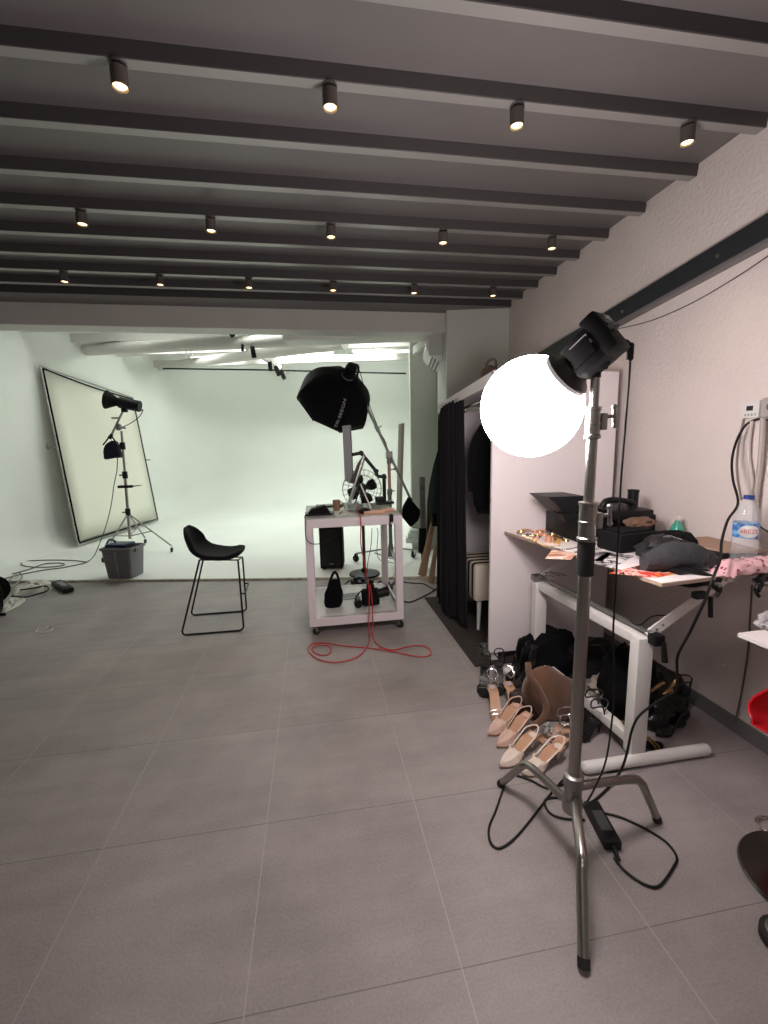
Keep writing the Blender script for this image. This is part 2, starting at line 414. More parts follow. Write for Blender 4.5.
# thin wire and vertical seam on the wall
bm = nbm(); tube(bm, [at(768, 256, x=WX-.004), at(735, 278, x=WX-.004), at(690, 304, x=WX-.004), at(650, 321, x=WX-.004), at(617, 329, x=WX-.004)], .003, 6)
tag(fin('wall_wire', bm, mat('wire_dark', (.08, .07, .07), .5)), 'thin wire drooping along the right wall below the dark rail', 'wire')

# ================================================================== GLOBE LIGHT ON STAND
SX, SY = .869, 1.265
t = thing('light_stand', 'tall chrome stand with three bent legs carrying the glowing globe light', 'light stand', (SX, SY, 0))
P = lambda z: V3((SX+.004*z, SY, z))
bm = nbm(); lathe(bm, P(.17), (0, 0, 1), [(.024, 0), (.034, .004), (.034, .05), (.030, .055), (.030, .10), (.034, .105), (.034, .145), (.026, .15)], 28); fin('hub', bm, M_steeld, t)
bm = nbm(); cyl(bm, P(.30), P(1.20), .0205, seg=28); fin('lower_column', bm, M_steel, t)
bm = nbm(); cyl(bm, P(1.20), P(1.56), .0165, seg=28); fin('middle_column', bm, M_steel, t)
bm = nbm(); cyl(bm, P(1.56), P(1.70), .0135, seg=24); fin('upper_column', bm, M_steel, t)
bm = nbm(); lathe(bm, P(1.055), (0, 0, 1), [(.020, 0), (.027, .002), (.027, .118), (.022, .12)], 28); fin('grip_sleeve', bm, M_rubber, t)
for z0, z1, r in ((1.17, 1.30, .027), (1.50, 1.60, .022)):
    bm = nbm(); h = z1-z0
    lathe(bm, P(z0), (0, 0, 1), [(r*.8, 0), (r*1.15, .003), (r*1.15, .012), (r, .016), (r, h*.45), (r*1.06, h*.46), (r*1.06, h*.52), (r, h*.53), (r, h-.012), (r*1.12, h-.01), (r*1.12, h), (r*.8, h)], 28)
    box(bm, P((z0+z1)/2+.004)+V3((r+.006, -.004, 0)), (.022, .026, .052), bev=.003)
    c = fin('collar', bm, M_steel, t)
    bm = nbm(); q = P((z0+z1)/2+.02)+V3((r+.018, -.006, 0))
    cyl(bm, q, q+V3((.022, -.006, 0)), .006); cyl(bm, q+V3((.022, -.006, .026)), q+V3((.026, -.006, -.026)), .0065); ell(bm, q+V3((.022, -.006, .028)), (.009,)*3, 12); ell(bm, q+V3((.027, -.006, -.028)), (.009,)*3, 12)
    fin('locking_handle', bm, M_steeld, c)
legs = [([V3((SX, SY-.02, .235)), V3((.83, 1.18, .238)), V3((.775, 1.07, .222)), V3((.762, 1.045, .205)), V3((.752, 1.03, .18)), V3((.698, .925, .012))], .0165),
        ([V3((SX-.01, SY, .20)), V3((.83, 1.44, .185)), V3((.818, 1.50, .172)), V3((.80, 1.52, .15)), V3((.75, 1.60, .012))], .0155),
        ([V3((SX+.01, SY, .265)), V3((1.06, 1.30, .23)), V3((1.165, 1.315, .205)), V3((1.19, 1.315, .188)), V3((1.205, 1.315, .165)), V3((1.276, 1.315, .012))], .0155)]
for pts, r in legs:
    bm = nbm(); tube(bm, pts, r, 16, n=8); l = fin('leg', bm, M_steel, t)
    bm = nbm(); d = (pts[-1]-pts[-2]).normalized(); cyl(bm, pts[-1]-d*.02, pts[-1]+d*.006, r*1.06, seg=18); fin('foot_cap', bm, M_rubber, l)

# lamp head
M_head = mat('lamp_black', (.005, .005, .006), .5, spec=.2)
GC = at(531, 407, y=1.425); GR = .1695; HA = at(606, 339, y=1.215); HB = HA+(GC-HA)*(1-.200/(GC-HA).length)       # rear and front of the body axis
ax = (HB-HA).normalized(); side = ax.cross(V3((0, 0, 1))).normalized(); upv = side.cross(ax).normalized()
t = thing('studio_light', 'black studio light head with a glowing white globe on the chrome stand', 'studio light', (SX, SY, 1.70))
def HM(d, s=0, u=0): return HA+ax*d+side*s+upv*u
mh = Matrix((side, upv, ax)).transposed().to_4x4(); mh.translation = HA
Lh = (HB-HA).length/.82
bm = nbm(); box(bm, (0, 0, Lh*.48), (.098, .112, Lh*.85), mtx=mh, bev=.012)
for k in range(7): box(bm, (0, .052, Lh*.30+k*.011), (.066, .004, .004), mtx=mh)
box(bm, (-.051, .0, Lh*.5), (.006, .06, Lh*.6), mtx=mh, bev=.002)
body = fin('body', bm, M_head, t)
bm = nbm(); box(bm, (0, .012, -.002), (.096, .135, .055), mtx=mh, bev=.012); fin('rear_housing', bm, M_head, t)
bm = nbm(); box(bm, (0, .045, -.032), (.066, .035, .006), mtx=mh, bev=.002); pnl = fin('control_panel', bm, mat('panel_grey', (.16, .165, .17), .35), t)
bm = nbm(); box(bm, (0, .048, -.0355), (.046, .022, .003), mtx=mh); fin('display', bm, mat('lcd', (.02, .03, .035), .1), pnl)
for s, r in ((-.02, .009), (.012, .007)):
    bm = nbm(); cyl(bm, HM(-.028, s, .012), HM(-.046, s, .012), r, r*.85); fin('dial', bm, M_greyp, pnl)
for dd, uu, w in ((Lh*.42, .03, .010), (Lh*.40, .008, .014)):
    bm = nbm()
    for sgn in (1, -1): box(bm, (sgn*.0495, uu, dd), (.0012, w, .060), mtx=mh)
    fin('label_plate', bm, mat('label_grey', (.30, .29, .29) , .5), body, smooth=False)
bm = nbm(); lathe(bm, HM(Lh*.82), ax, [(.040, 0), (.052, .004), (.054, .02), (.050, .022), (.050, .034)], 36); fin('mount_ring', bm, M_head, t)
bm = nbm(); lathe(bm, HM(Lh*.82+.034), ax, [(.050, -.03), (.058, -.012), (.076, .0), (.082, .006), (.083, .024), (.078, .030), (.050, .030)], 48)
rg = fin('speed_ring', bm, mat('ring_grey', (.035, .033, .033), .5, spec=.3), t)
for k in range(8):
    a = 2*PI*k/8+.3; p = HM(Lh*.82+.04, .069*math.cos(a), .069*math.sin(a)); bm = nbm(); cyl(bm, p-ax*.006, p, .005, seg=10); fin('bolt', bm, M_silver, rg)
# yoke to the stand
top = V3((SX+.006, SY, 1.70))
bm = nbm(); cyl(bm, top-V3((0, 0, .012)), top+V3((0, 0, .055)), .016, seg=20); box(bm, top+V3((0, 0, .06)), (.05, .045, .036), bev=.006)
beam(bm, top+V3((0, 0, .06)), HM(Lh*.42, 0, -.055), .045, .03, bev=.004); fin('tilt_bracket', bm, M_head, t)
bm = nbm(); p = top+V3((.02, -.01, .06)); cyl(bm, p, p+V3((.035, -.02, .0)), .009); cyl(bm, p+V3((.03, -.02, -.006)), p+V3((.062, -.01, .012)), .009, .006); fin('tilt_handle', bm, M_head, t)
bm = nbm(); p = top+V3((-.03, -.02, .03)); cyl(bm, p+V3((.01, .0, 0)), p+V3((-.028, -.004, .0)), .008, .010); fin('clamp_knob', bm, M_steeld, t)
# globe
bm = nbm(); ell(bm, GC, (GR,)*3, 64); fin('globe', bm, mat('globe_glow', (1, 1, 1), .5, emit=(1, .90, .885), estr=43), t, label='glowing white spherical diffuser')

def cable(name, pts, r, m, label, cat='cable', n=7):
    bm = nbm(); tube(bm, pts, r, 8, n=n); return tag(fin(name, bm, m), label, cat)
# power cord hanging from the head down to the adapter
p0 = HM(-.02, -.01, -.02)
cab = [p0, at(618, 338, y=1.23), at(629, 342, y=1.23), at(630.5, 352, y=1.23), at(629, 380, y=1.23), at(625, 430, y=1.23), at(621, 480, y=1.23), at(619, 520, y=1.23), at(617, 560, y=1.23),
       at(615, 600, y=1.23), at(613, 640, y=1.24), at(615, 680, y=1.26), at(612, 720, y=1.27), at(606, 760, y=1.24), at(596, 785, y=1.20), at(588, 800, y=1.18), at(582, 806, z=.045)]
LT = t
bm = nbm(); tube(bm, cab, .0032, 8, n=7); co = fin('power_cord', bm, M_black, LT)
bm = nbm(); q = at(630, 352, y=1.23); cyl(bm, q+V3((0, 0, -.022)), q+V3((0, 0, .022)), .0105, seg=16); ell(bm, q+V3((0, 0, .022)), (.009, .009, .006), 14); ell(bm, q-V3((0, 0, .022)), (.009, .009, .006), 14)
o = fin('ferrite_bead', bm, M_black, co)
# adapter
t = thing('power_adapter', 'black power brick lying on the floor beside the stand legs', 'power adapter', at(602, 830, z=0))
A1 = at(590, 808, z=0); A2 = at(614, 853, z=0); dd = (A2-A1); ang = math.atan2(dd.y, dd.x)
bm = nbm(); box(bm, ((A1+A2)/2)+V3((0, 0, .022)), (dd.length*.95, .062, .036), rz=ang, bev=.006); bd = fin('casing', bm, M_black, t)
bm = nbm(); box(bm, ((A1+A2)/2)+V3((0, 0, .0404)), (.09, .04, .001), rz=ang); fin('rating_label', bm, mat('label_dark', (.05, .05, .052), .3), bd)
bm = nbm(); q = A2+dd.normalized()*.01; cyl(bm, A2-dd.normalized()*.01+V3((0, 0, .02)), q+dd.normalized()*.03+V3((0, 0, .012)), .009, .005); fin('plug', bm, M_black, t)
F0 = .006
fl = lambda *ps: [at(x, y, z=F0) for x, y in ps]
cable('floor_cable', fl((614, 858), (622, 868), (634, 878), (646, 885), (657, 887), (665, 880), (673, 868), (677, 858), (670, 846), (658, 836), (640, 826), (620, 817), (600, 812), (586, 806), (560, 798), (545, 800), (549, 812), (562, 818), (585, 820)), .0045, M_black, 'black mains cable looping on the floor right of the power brick')
cable('floor_cable', fl((570, 782), (548, 788), (530, 780), (510, 775), (503, 790), (496, 810), (489, 828), (491, 843), (500, 848), (515, 838), (532, 818), (548, 797), (560, 783), (565, 778)), .0045, M_black, 'black cable looping on the floor left of the stand hub')
mainc = [at(579, 806, z=F0), at(592, 802, z=F0), at(606, 790, z=F0), at(618, 775, z=.03), at(624, 763, y=1.54), at(628, 748, y=1.55), at(632, 730, y=1.56), at(640, 715, y=1.56), at(660, 700, y=1.56), at(676, 690, y=1.55), at(677, 672, y=1.52), at(678, 655, y=1.50), at(690, 632, y=1.48), at(698, 615, y=1.46), at(706, 598, y=1.45), at(712, 580, y=1.45), at(720, 560, y=1.48), at(722, 540, y=1.52), at(728, 520, y=1.6), at(738, 503, y=1.66), at(733, 480, y=1.74), at(732, 460, y=1.79), at(737, 440, y=1.81), at(746, 425, y=1.80), at(757, 419.5, y=1.77), at(768, 420, y=1.73)]
cable('extension_cable', mainc, .0055, M_black, 'thick black cable running from the wall socket over the table edge to the floor')
cable('floor_cable', [at(x, y, z=F0) for x, y in ((573, 764), (590, 768), (608, 772), (628, 768), (640, 766))], .004, M_black, 'short black cable on the floor along the front foot of the table')

# ================================================================== WORK TABLE
TZ = .925; TT = .016
c1 = at(505, 531, z=TZ); c1 = V3((c1.x, min(c1.y, 2.602), TZ)); c2 = at(662, 583, z=TZ); c3 = V3((2.04, 1.535, TZ)); c4 = V3((2.04, 2.602, TZ))
t = thing('work_table', 'white worktable with raw board edge and adjustable white metal frame', 'table', (1.7, 2.05, 0))
bm = nbm(); prism(bm, [c1-V3((0, 0, TT)), c2-V3((0, 0, TT)), c3-V3((0, 0, TT)), c4-V3((0, 0, TT))], (0, 0, TT)); fin('tabletop', bm, M_table, t, smooth=False)
bm = nbm(); e1 = .0022
for a, b in ((c1, c2), (c2, c3)):
    d = (b-a).normalized(); nrm = V3((d.y, -d.x, 0))
    if nrm.dot((c1+c3)/2-a) > 0: nrm = -nrm
    beam(bm, a-V3((0, 0, TT/2+.0008))+nrm*.001, b-V3((0, 0, TT/2+.0008))+nrm*.001, .003, TT-.001)
fin('edge_banding', bm, M_edge, t, smooth=False)
PA = V3((1.375, 2.44, 0)); PB = V3((1.425, 1.63, 0))
fr_ = lambda p, z: V3((p.x, p.y, z))
for p in (PA, PB):
    bm = nbm(); beam(bm, fr_(p, .05), fr_(p, .62), .075, .055, up=(0, 1, 0), bev=.004); fin('post', bm, M_white, t)
for z, nme in ((.60, 'top_rail'), (.10, 'lower_rail')):
    bm = nbm(); beam(bm, fr_(PA, z), fr_(PB, z), .05, .045, bev=.004); fin(nme, bm, M_white, t)
for p, x0, x1 in ((V3((0, 2.46, 0)), 1.14, 1.82), (V3((0, 1.60, 0)), 1.14, 1.80)):
    bm = nbm(); lathe(bm, V3((x0, p.y, .028)), (1, 0, 0), [(.012, 0), (.024, .008), (.027, .02), (.027, x1-x0-.02), (.024, x1-x0-.008), (.012, x1-x0)], 20); fin('foot', bm, M_white, t)
# dark pivot bar along the top rail, tilt arms up to the tabletop
bm = nbm(); cyl(bm, fr_(PA, .645)+V3((.02, .03, 0)), fr_(PB, .645)+V3((.02, -.03, 0)), .012, seg=14); fin('pivot_bar', bm, M_steeld, t)
for p, y in ((PB, PB.y-.02), (PA, PA.y+.02)):
    a = V3((p.x+.02, y, .64)); b = V3((1.78, y-.03, .885)); bm = nbm(); beam(bm, a, b, .008, .045, up=(0, 0, 1)); cyl(bm, a+V3((0, -.012, 0)), a+V3((0, .012, 0)), .014)
    arm = fin('tilt_arm', bm, M_white, t, smooth=False)
    for s in (.08, .16, .80, .88):
        q = a.lerp(b, s); bm = nbm(); cyl(bm, q-V3((0, .006, 0)), q+V3((0, .006, 0)), .006, seg=10); fin('bolt', bm, M_steeld, arm)
bm = nbm(); beam(bm, V3((1.78, 1.56, .885)), V3((1.78, 2.52, .885)), .03, .03); fin('support_rail', bm, M_white, t, smooth=False)
bm = nbm(); box(bm, fr_(PB, .625)+V3((.03, -.045, 0)), (.05, .05, .05), bev=.008); cyl(bm, fr_(PB, .62)+V3((.045, -.07, 0)), fr_(PB, .53)+V3((.055, -.075, 0)), .010, .013); fin('clamp_lever', bm, M_black, t)
bm = nbm(); box(bm, fr_(PA, .635)+V3((-.01, .02, .01)), (.06, .05, .04), bev=.006)
for k in range(4): tube(bm, [fr_(PA, .65)+V3((-.02+.015*k, 0, 0)), fr_(PA, .69)+V3((-.04+.03*k, -.03, .0)), fr_(PA, .665)+V3((.03+.04*k, -.05, 0))], .003, 6)
fin('latch', bm, M_steeld, t)
cable('table_wire', [fr_(PB, .66)+V3((.0, .08, 0)), fr_(PB, .675)+V3((-.02, .0, 0)), fr_(PB, .70)+V3((.06, .02, .0)), fr_(PB, .71)+V3((.12, .0, .0))], .003, M_black, 'short black wire end poking up at the corner of the table frame')

# clamps on the near edge
def edge_clamp(px, py, label, s=1.0, flip=1):
    p = at(px, py, z=TZ+.004); p = V3((p.x, p.y, TZ))
    t = thing('spring_clamp', label, 'clamp', p)
    for k, (zz, m_) in enumerate(((.012, 'upper_jaw'), (-.032, 'lower_jaw'))):
        bm = nbm(); tube(bm, [p+V3((-.09*s*flip, .03, zz)), p+V3((-.03*s*flip, .0, zz*1.4)), p+V3((.03*s*flip, -.03, -.012+zz*.6)), p+V3((.07*s*flip, -.045, -.03+zz))], .013, 10); fin(m_, bm, M_black, t)
    bm = nbm(); box(bm, p+V3((-.06*s*flip, .025, .012)), (.07*s, .05, .02), rz=.2, bev=.005); fin('pad', bm, M_black, t)
    bm = nbm(); cyl(bm, p+V3((.045*s*flip, -.07, -.03)), p+V3((.045*s*flip, -.005, -.03)), .009); fin('spring', bm, M_steeld, t)
    bm = nbm(); tube(bm, [p+V3((.06*s*flip, -.045, -.03)), p+V3((.075*s*flip, -.045, -.06)), p+V3((.055*s*flip, -.045, -.09))], .007, 8); fin('trigger', bm, M_black, t)
    return t
edge_clamp(697, 573, 'black clamp gripping the front table edge beside the pink packet')
edge_clamp(762, 571, 'black clamp gripping the table edge at the right frame border', flip=-1)
t = thing('ratchet_clamp', 'black handle hanging below the table edge from the tilt arm end', 'clamp', at(710, 600, y=1.5))
bm = nbm(); a = at(700, 595, y=1.5); box(bm, a, (.06, .03, .03), bev=.006); fin('block', bm, M_black, t)
bm = nbm(); cyl(bm, at(710.5, 597, y=1.5), at(710.5, 617, y=1.5), .0095, seg=14); fin('handle', bm, M_black, t)

# magazine prints lying on the table
def print_sheet(pts, label, seed, cols, drop=0):
    ps = [at(x, y, z=TZ+.003) for x, y in pts]
    bm = nbm(); prism(bm, [V3((p.x, p.y, TZ+.0015-(drop if i in (2, 3) and drop else 0))) for i, p in enumerate(ps)], (0, 0, .0012))
    M = bpy.data.materials.new('print'); M.use_nodes = True; N = M.node_tree; b = N.nodes['Principled BSDF']; b.inputs['Roughness'].default_value = .25
    tc = N.nodes.new('ShaderNodeTexCoord'); n = N.nodes.new('ShaderNodeTexNoise'); n.inputs['Scale'].default_value = 9; n.inputs['Detail'].default_value = 1.5; n.inputs['Distortion'].default_value = 1.2
    mp = N.nodes.new('ShaderNodeMapping'); mp.inputs['Location'].default_value = (seed, seed*2, 0); N.links.new(tc.outputs['Object'], mp.inputs[0]); N.links.new(mp.outputs[0], n.inputs['Vector'])
    cr = N.nodes.new('ShaderNodeValToRGB'); cr.color_ramp.interpolation = 'CONSTANT'
    e = cr.color_ramp.elements; e[0].position = 0; e[0].color = (*cols[0], 1); e[1].position = .42; e[1].color = (*cols[1], 1)
    for k, c in enumerate(cols[2:]): x = e.new(.5+.075*k); x.color = (*c, 1)
    N.links.new(n.outputs['Fac'], cr.inputs[0]); N.links.new(cr.outputs[0], b.inputs['Base Color'])
    return tag(fin('fashion_print', bm, M, smooth=False), label, 'print')
print_sheet([(609, 573), (640, 565), (688, 571), (656, 577.5)][::1], 'glossy print in orange, red and pink at the near table corner', 3.1, [(.8, .25, .05), (.75, .08, .06), (.85, .5, .45), (.08, .02, .02), (.8, .3, .1)])
print_sheet([(590, 562), (608, 552), (634, 556), (612, 568)], 'black and white fashion print in the middle of the table', 8.3, [(.75, .72, .72), (.08, .08, .09), (.4, .38, .4), (.7, .68, .7), (.1, .1, .1)])
print_sheet([(583, 559), (596, 549), (612, 553), (602, 562)], 'grey patterned print beside the beaded strip', 12.7, [(.7, .66, .66), (.3, .28, .3), (.1, .1, .1), (.6, .56, .56)])
pA = print_sheet([(552, 549.5), (577, 553), (571, 559.5), (545, 558.5)], 'skin toned portrait print overhanging the left table edge', 5.5, [(.8, .7, .66), (.7, .38, .27), (.85, .6, .48), (.5, .22, .14)])

# jewellery on the far end of the table
def bangle(px, py, r, h, m, label, grp, wide=False):
    p = at(px, py, z=TZ+.003); p = V3((p.x, p.y, TZ+.001))
    bm = nbm()
    if wide: lathe(bm, p, (0, 0, 1), [(r-.003, 0), (r, 0), (r*1.03, h*.2), (r, h*.5), (r*1.03, h*.8), (r, h), (r-.003, h), (r-.003, 0)], 24)
    else: tube(bm, [p+V3((r*math.cos(a), r*math.sin(a), .004)) for a in [2*PI*k/14 for k in range(14)]], .0045, 8, n=2, closed=True)
    return tag(fin('bangle' if not wide else 'cuff_bracelet', bm, m), label, 'bracelet', grp)
bangle(548.5, 541.5, .019, .034, M_copper, 'left of the two wide rose gold cuffs standing on the table', None, True)
bangle(557, 543, .019, .036, M_gold, 'right of the two wide gold cuffs standing on the table beside the stand', None, True)
bangle(571, 538, .022, .032, mat('amber_glass', (.8, .35, .12), .15, .4), 'wide amber bracelet just behind the chrome stand', None, True)
jj = [(521, 532), (527, 531), (530, 535), (535, 532), (538, 537), (541, 534), (545, 532), (552, 533), (536, 539), (549, 536), (564, 534), (557, 531), (566, 541), (532, 530), (542, 530)]
random.seed(21)
jj += [(random.uniform(518, 560), random.uniform(530, 541)) for _ in range(22)]
jj = [(x, y) for x, y in jj if y > 530 and (x-505)*.33+529 > y]
for k, (x, y) in enumerate(jj):
    bangle(x, y, random.choice((.014, .019, .024)), .01, random.choice((M_gold, M_gold, M_copper, M_steeld)), 'small thin bangle among the jewellery heaped at the far table end', 'thin bangles at the far end of the worktable')
# chains (strip of beads)
def beads(ps, r, m, label):
    P_ = smoothpath([at(x, y, z=TZ+.006) for x, y in ps], 14); bm = nbm(); last = None
    for p in P_:
        if last is None or (p-last).length > r*1.9:
            ell(bm, (p.x, p.y, TZ+r), (r, r, r), 8); last = p
    return tag(fin('bead_necklace', bm, m), label, 'necklace')
beads([(552, 547), (562, 549), (573, 548), (585, 545), (600, 543.5), (609, 545), (604, 548), (590, 549), (575, 552)], .0045, mat('bead_grey', (.35, .33, .33), .25, .5), 'grey beaded necklace laid across the table behind the prints')
beads([(596, 541), (604, 540.5), (612, 543), (610, 546), (600, 545)], .004, M_silver, 'silver chain curled near the black equipment')
beads([(523, 535), (530, 538), (540, 543), (548, 546), (560, 545)], .0035, M_gold, 'fine gold chain along the far left table edge')

# black equipment stack against the wall
t = thing('printer', 'large black printer shaped machine with raised flap against the wall', 'printer', at(605, 538, z=TZ))
pb = V3((1.72, 2.36, TZ))
bm = nbm(); box(bm, pb+V3((-.02, 0, .07)), (.50, .34, .14), bev=.012); box(bm, pb+V3((-.02, 0, .155)), (.44, .30, .03), bev=.008); fin('body', bm, M_black, t)
bm = nbm(); a = at(550, 499, y=2.30); b = at(586, 497, y=2.30)
prism(bm, [at(548, 497, y=2.25), at(585, 496, y=2.25), at(590, 514, y=2.25), at(566, 514, y=2.25), at(556, 504, y=2.25)], (0, .22, 0)); fin('paper_flap', bm, mat('flap_black', (.010, .010, .012), .45, spec=.3), t, smooth=False)
bm = nbm(); prism(bm, [at(562, 514, y=2.18), at(600, 516, y=2.18), at(600, 522, y=2.18), at(566, 522, y=2.18)], (0, .1, 0)); fin('paper_tray', bm, M_black, t, smooth=False)
t = thing('camera_case', 'black moulded case with rounded handle stacked on the black machine', 'case', V3((1.72, 2.2, TZ+.17)))
q = at(622, 512, y=2.18)
bm = nbm(); box(bm, q+V3((0, 0, -.002)), (.24, .20, .05), bev=.012); fin('body', bm, M_black, t)
bm = nbm(); tube(bm, [at(602, 508, y=2.14), at(606, 501, y=2.14), at(618, 500, y=2.14), at(632, 503, y=2.14), at(634, 508, y=2.14)], .016, 12); fin('handle', bm, M_black, t)
bm = nbm(); lathe(bm, at(632.5, 506, y=2.25), (0, 0, 1), [(.029, 0), (.029, .08), (.031, .082), (.031, .096), (.025, .096), (.025, .06)], 28)
tag(fin('lens_hood', bm, M_black), 'upright black cylinder standing on the case by the wall', 'lens')
bm = nbm(); q = at(632, 545, z=TZ); box(bm, V3((1.62, 2.0, TZ+.05)), (.26, .16, .098), rz=.15, bev=.014); box(bm, V3((1.62, 2.0, TZ+.104)), (.20, .12, .012), rz=.15, bev=.005)
tag(fin('gear_pouch', bm, M_blackm), 'boxy black gear pouch in front of the stacked case', 'pouch')
bm = nbm(); lump(bm, V3((1.77, 1.93, TZ+.0)), (.16, .13, .095), .3, 3, 4); tag(fin('black_sweater', bm, M_cloth), 'crumpled black garment heaped in the middle of the table', 'clothing')
bm = nbm(); lump(bm, V3((1.665, 1.83, TZ)), (.16, .085, .10), .35, 4, 9, rot=.5); tag(fin('strap_bundle', bm, mat('web_black', (.015, .015, .017), .55, bump=.6, bscale=40)), 'bundle of black straps behind the dark grey bag', 'straps')
for k in range(3):
    bm = nbm(); q = V3((1.62+.04*k, 1.77+.02*k, TZ+.11-.012*k)); tube(bm, [q, q+V3((.02, -.01, .008)), q+V3((.035, -.03, 0))], .003, 6); tag(fin('metal_hook', bm, M_silver), 'small silver buckle on the black strap bundle', 'buckle', 'silver buckles on the strap bundle')
bm = nbm(); lump(bm, V3((1.73, 2.06, TZ+.105)), (.085, .06, .05), .3, 4, 19, rot=.2); tag(fin('brown_pouch', bm, mat('brown_fabric', (.16, .09, .06), .8, bump=.3)), 'small brown pouch lying on the black garment by the wall', 'pouch')
# dark grey bag (soft trapezoid)
t = thing('toiletry_bag', 'dark grey fabric bag with seam lying flat near the front table edge', 'bag', at(680, 565, z=TZ))
bl = at(633, 562, z=TZ); br = at(706, 565, z=TZ+.0); 
bm = nbm(); rows = []
for i in range(17):
    s = i/16; base = V3((1.405, 1.60, TZ+.002)).lerp(V3((1.775, 1.545, TZ+.002)), s)
    h = .125*math.sin(PI*min(1, .12+s*.92))**.7*(1-.1*s) + .006; w = .055*math.sin(PI*(.08+.84*s))**.5
    row = []
    for k in range(16):
        a = 2*PI*k/16; rr = 1+.16*mnoise.noise(V3((s*9, math.cos(a)*2.5, math.sin(a)*2.5)))
        row.append(base+V3((.1*0, w*math.cos(a)*rr+.03, max(0, (h*.5+h*.5*math.sin(a)*rr)))))
    rows.append(row)
V = grid(bm, rows, closed=True); bm.faces.new(V[0]); bm.faces.new(V[-1][::-1]); fin('body', bm, M_grbag, t)
bm = nbm(); tube(bm, [r[3]+V3((0, -.006, .004)) for r in rows], .0028, 6, n=2); fin('seam', bm, mat('seam', (.03, .03, .034), .8), t)
# brown card sheet
bm = nbm(); prism(bm, [V3((1.80, 1.93, TZ+.045)), V3((1.85, 1.66, TZ+.045)), V3((2.03, 1.62, TZ+.045)), V3((2.05, 1.95, TZ+.045))], (0, 0, .008)); tag(fin('cardboard_sheet', bm, mat('kraft', (.38, .25, .18), .8), smooth=False), 'brown cardboard sheet lying on the black box by the wall', 'cardboard')
bm = nbm(); box(bm, V3((1.915, 1.80, TZ+.023)), (.20, .30, .042), bev=.004); tag(fin('flat_case', bm, M_black), 'flat black case under the brown cardboard sheet', 'case')
# green bottle
g = V3((2.01, 2.02, TZ+.1)); q = at(677, 528, x=2.0)
t = thing('spray_bottle', 'small clear bottle of green liquid standing by the wall', 'bottle', V3((q.x, q.y, TZ)))
bz = q.z-.0
bm = nbm(); lathe(bm, V3((q.x, q.y, q.z-.035)), (.0, 0, 1), [(.028, 0), (.034, .004), (.033, .03), (.022, .055), (.014, .068), (.013, .08)], 24); fin('liquid_body', bm, mat('green_liquid', (.10, .55, .42), .15, trans=.3), t)
bm = nbm(); lathe(bm, V3((q.x, q.y, q.z+.045)), (0, 0, 1), [(.0135, 0), (.012, .02), (.010, .024)], 20); fin('cap', bm, mat('clear_cap', (.75, .65, .62), .2), t)
bm = nbm(); box(bm, V3((q.x, q.y, (TZ+q.z-.035)/2)), (.11, .12, max(.02, q.z-.037-TZ)), bev=.01); tag(fin('folded_cloth', bm, M_cloth), 'folded black cloth under the green bottle', 'cloth')

# water bottle
q = at(746, 551, z=TZ+.01); q = V3((1.905, 1.625, TZ)); bs = .74*(at(760, 530, y=q.y)-at(734, 530, y=q.y)).length/2
t = thing('water_bottle', 'large clear plastic water bottle with blue cap and blue label', 'bottle', q)
Hb = at(748, 493, y=q.y).z-TZ-.012
bm = nbm(); pr = [(bs*.5, 0), (bs*.93, .004), (bs, .014), (bs*.96, .022), (bs, .03), (bs*.96, .038), (bs, .048), (bs*.97, Hb*.36), (bs*.93, Hb*.40), (bs*.93, Hb*.62), (bs, Hb*.66), (bs*.95, Hb*.76), (bs*.62, Hb*.88), (bs*.34, Hb*.94), (bs*.32, Hb*.985)]
lathe(bm, q, (0, 0, 1), pr, 36); fin('body', bm, mat('pet', (.80, .83, .86), .06, alpha=.22, spec=.9), t)
bm = nbm(); lathe(bm, q+V3((0, 0, Hb*.95)), (0, 0, 1), [(bs*.4, 0), (bs*.40, .002), (bs*.40, .016), (bs*.34, .018)], 24); fin('cap', bm, mat('blue_cap', (.02, .05, .25), .4), t)
bm = nbm(); lathe(bm, q+V3((0, 0, Hb*.405)), (0, 0, 1), [(bs*.945, 0), (bs*.945, Hb*.21)], 36)
for f in [f for f in bm.faces if len(f.verts) > 4]: bm.faces.remove(f)
def label_material():
    M = bpy.data.materials.new('bottle_label'); M.use_nodes = True; N = M.node_tree; b = N.nodes['Principled BSDF']
    tc = N.nodes.new('ShaderNodeTexCoord'); n = N.nodes.new('ShaderNodeTexNoise'); n.inputs['Scale'].default_value = 45; N.links.new(tc.outputs['Object'], n.inputs['Vector'])
    cr = N.nodes.new('ShaderNodeValToRGB'); e = cr.color_ramp.elements; e[0].position = .42; e[0].color = (.03, .16, .5, 1); e[1].position = .58; e[1].color = (.25, .5, .75, 1)
    N.links.new(n.outputs['Fac'], cr.inputs[0]); N.links.new(cr.outputs[0], b.inputs['Base Color']); b.inputs['Roughness'].default_value = .35; return M
lb = fin('label', bm, label_material(), t)
def curved_text(txt, centre, r, z, ang0, size, m, parent, name):
    cu = bpy.data.curves.new(name, 'FONT'); cu.body = txt; cu.size = size; cu.align_x = 'CENTER'; cu.align_y = 'CENTER'
    tmp = bpy.data.objects.new('tmp', cu); COL.objects.link(tmp)
    dg = bpy.context.evaluated_depsgraph_get(); me = bpy.data.meshes.new_from_object(tmp.evaluated_get(dg)); bpy.data.objects.remove(tmp)
    bm = nbm(); bm.from_mesh(me)
    bmesh.ops.triangulate(bm, faces=bm.faces)
    for v in bm.verts:
        a = ang0+v.co.x/r; v.co = V3((centre.x+r*math.cos(a), centre.y+r*math.sin(a), z+v.co.y))
    return fin(name, bm, m, parent, smooth=False)
aF = math.atan2(-q.y, -q.x)
bm = nbm(); rr = bs*.955; rws = []
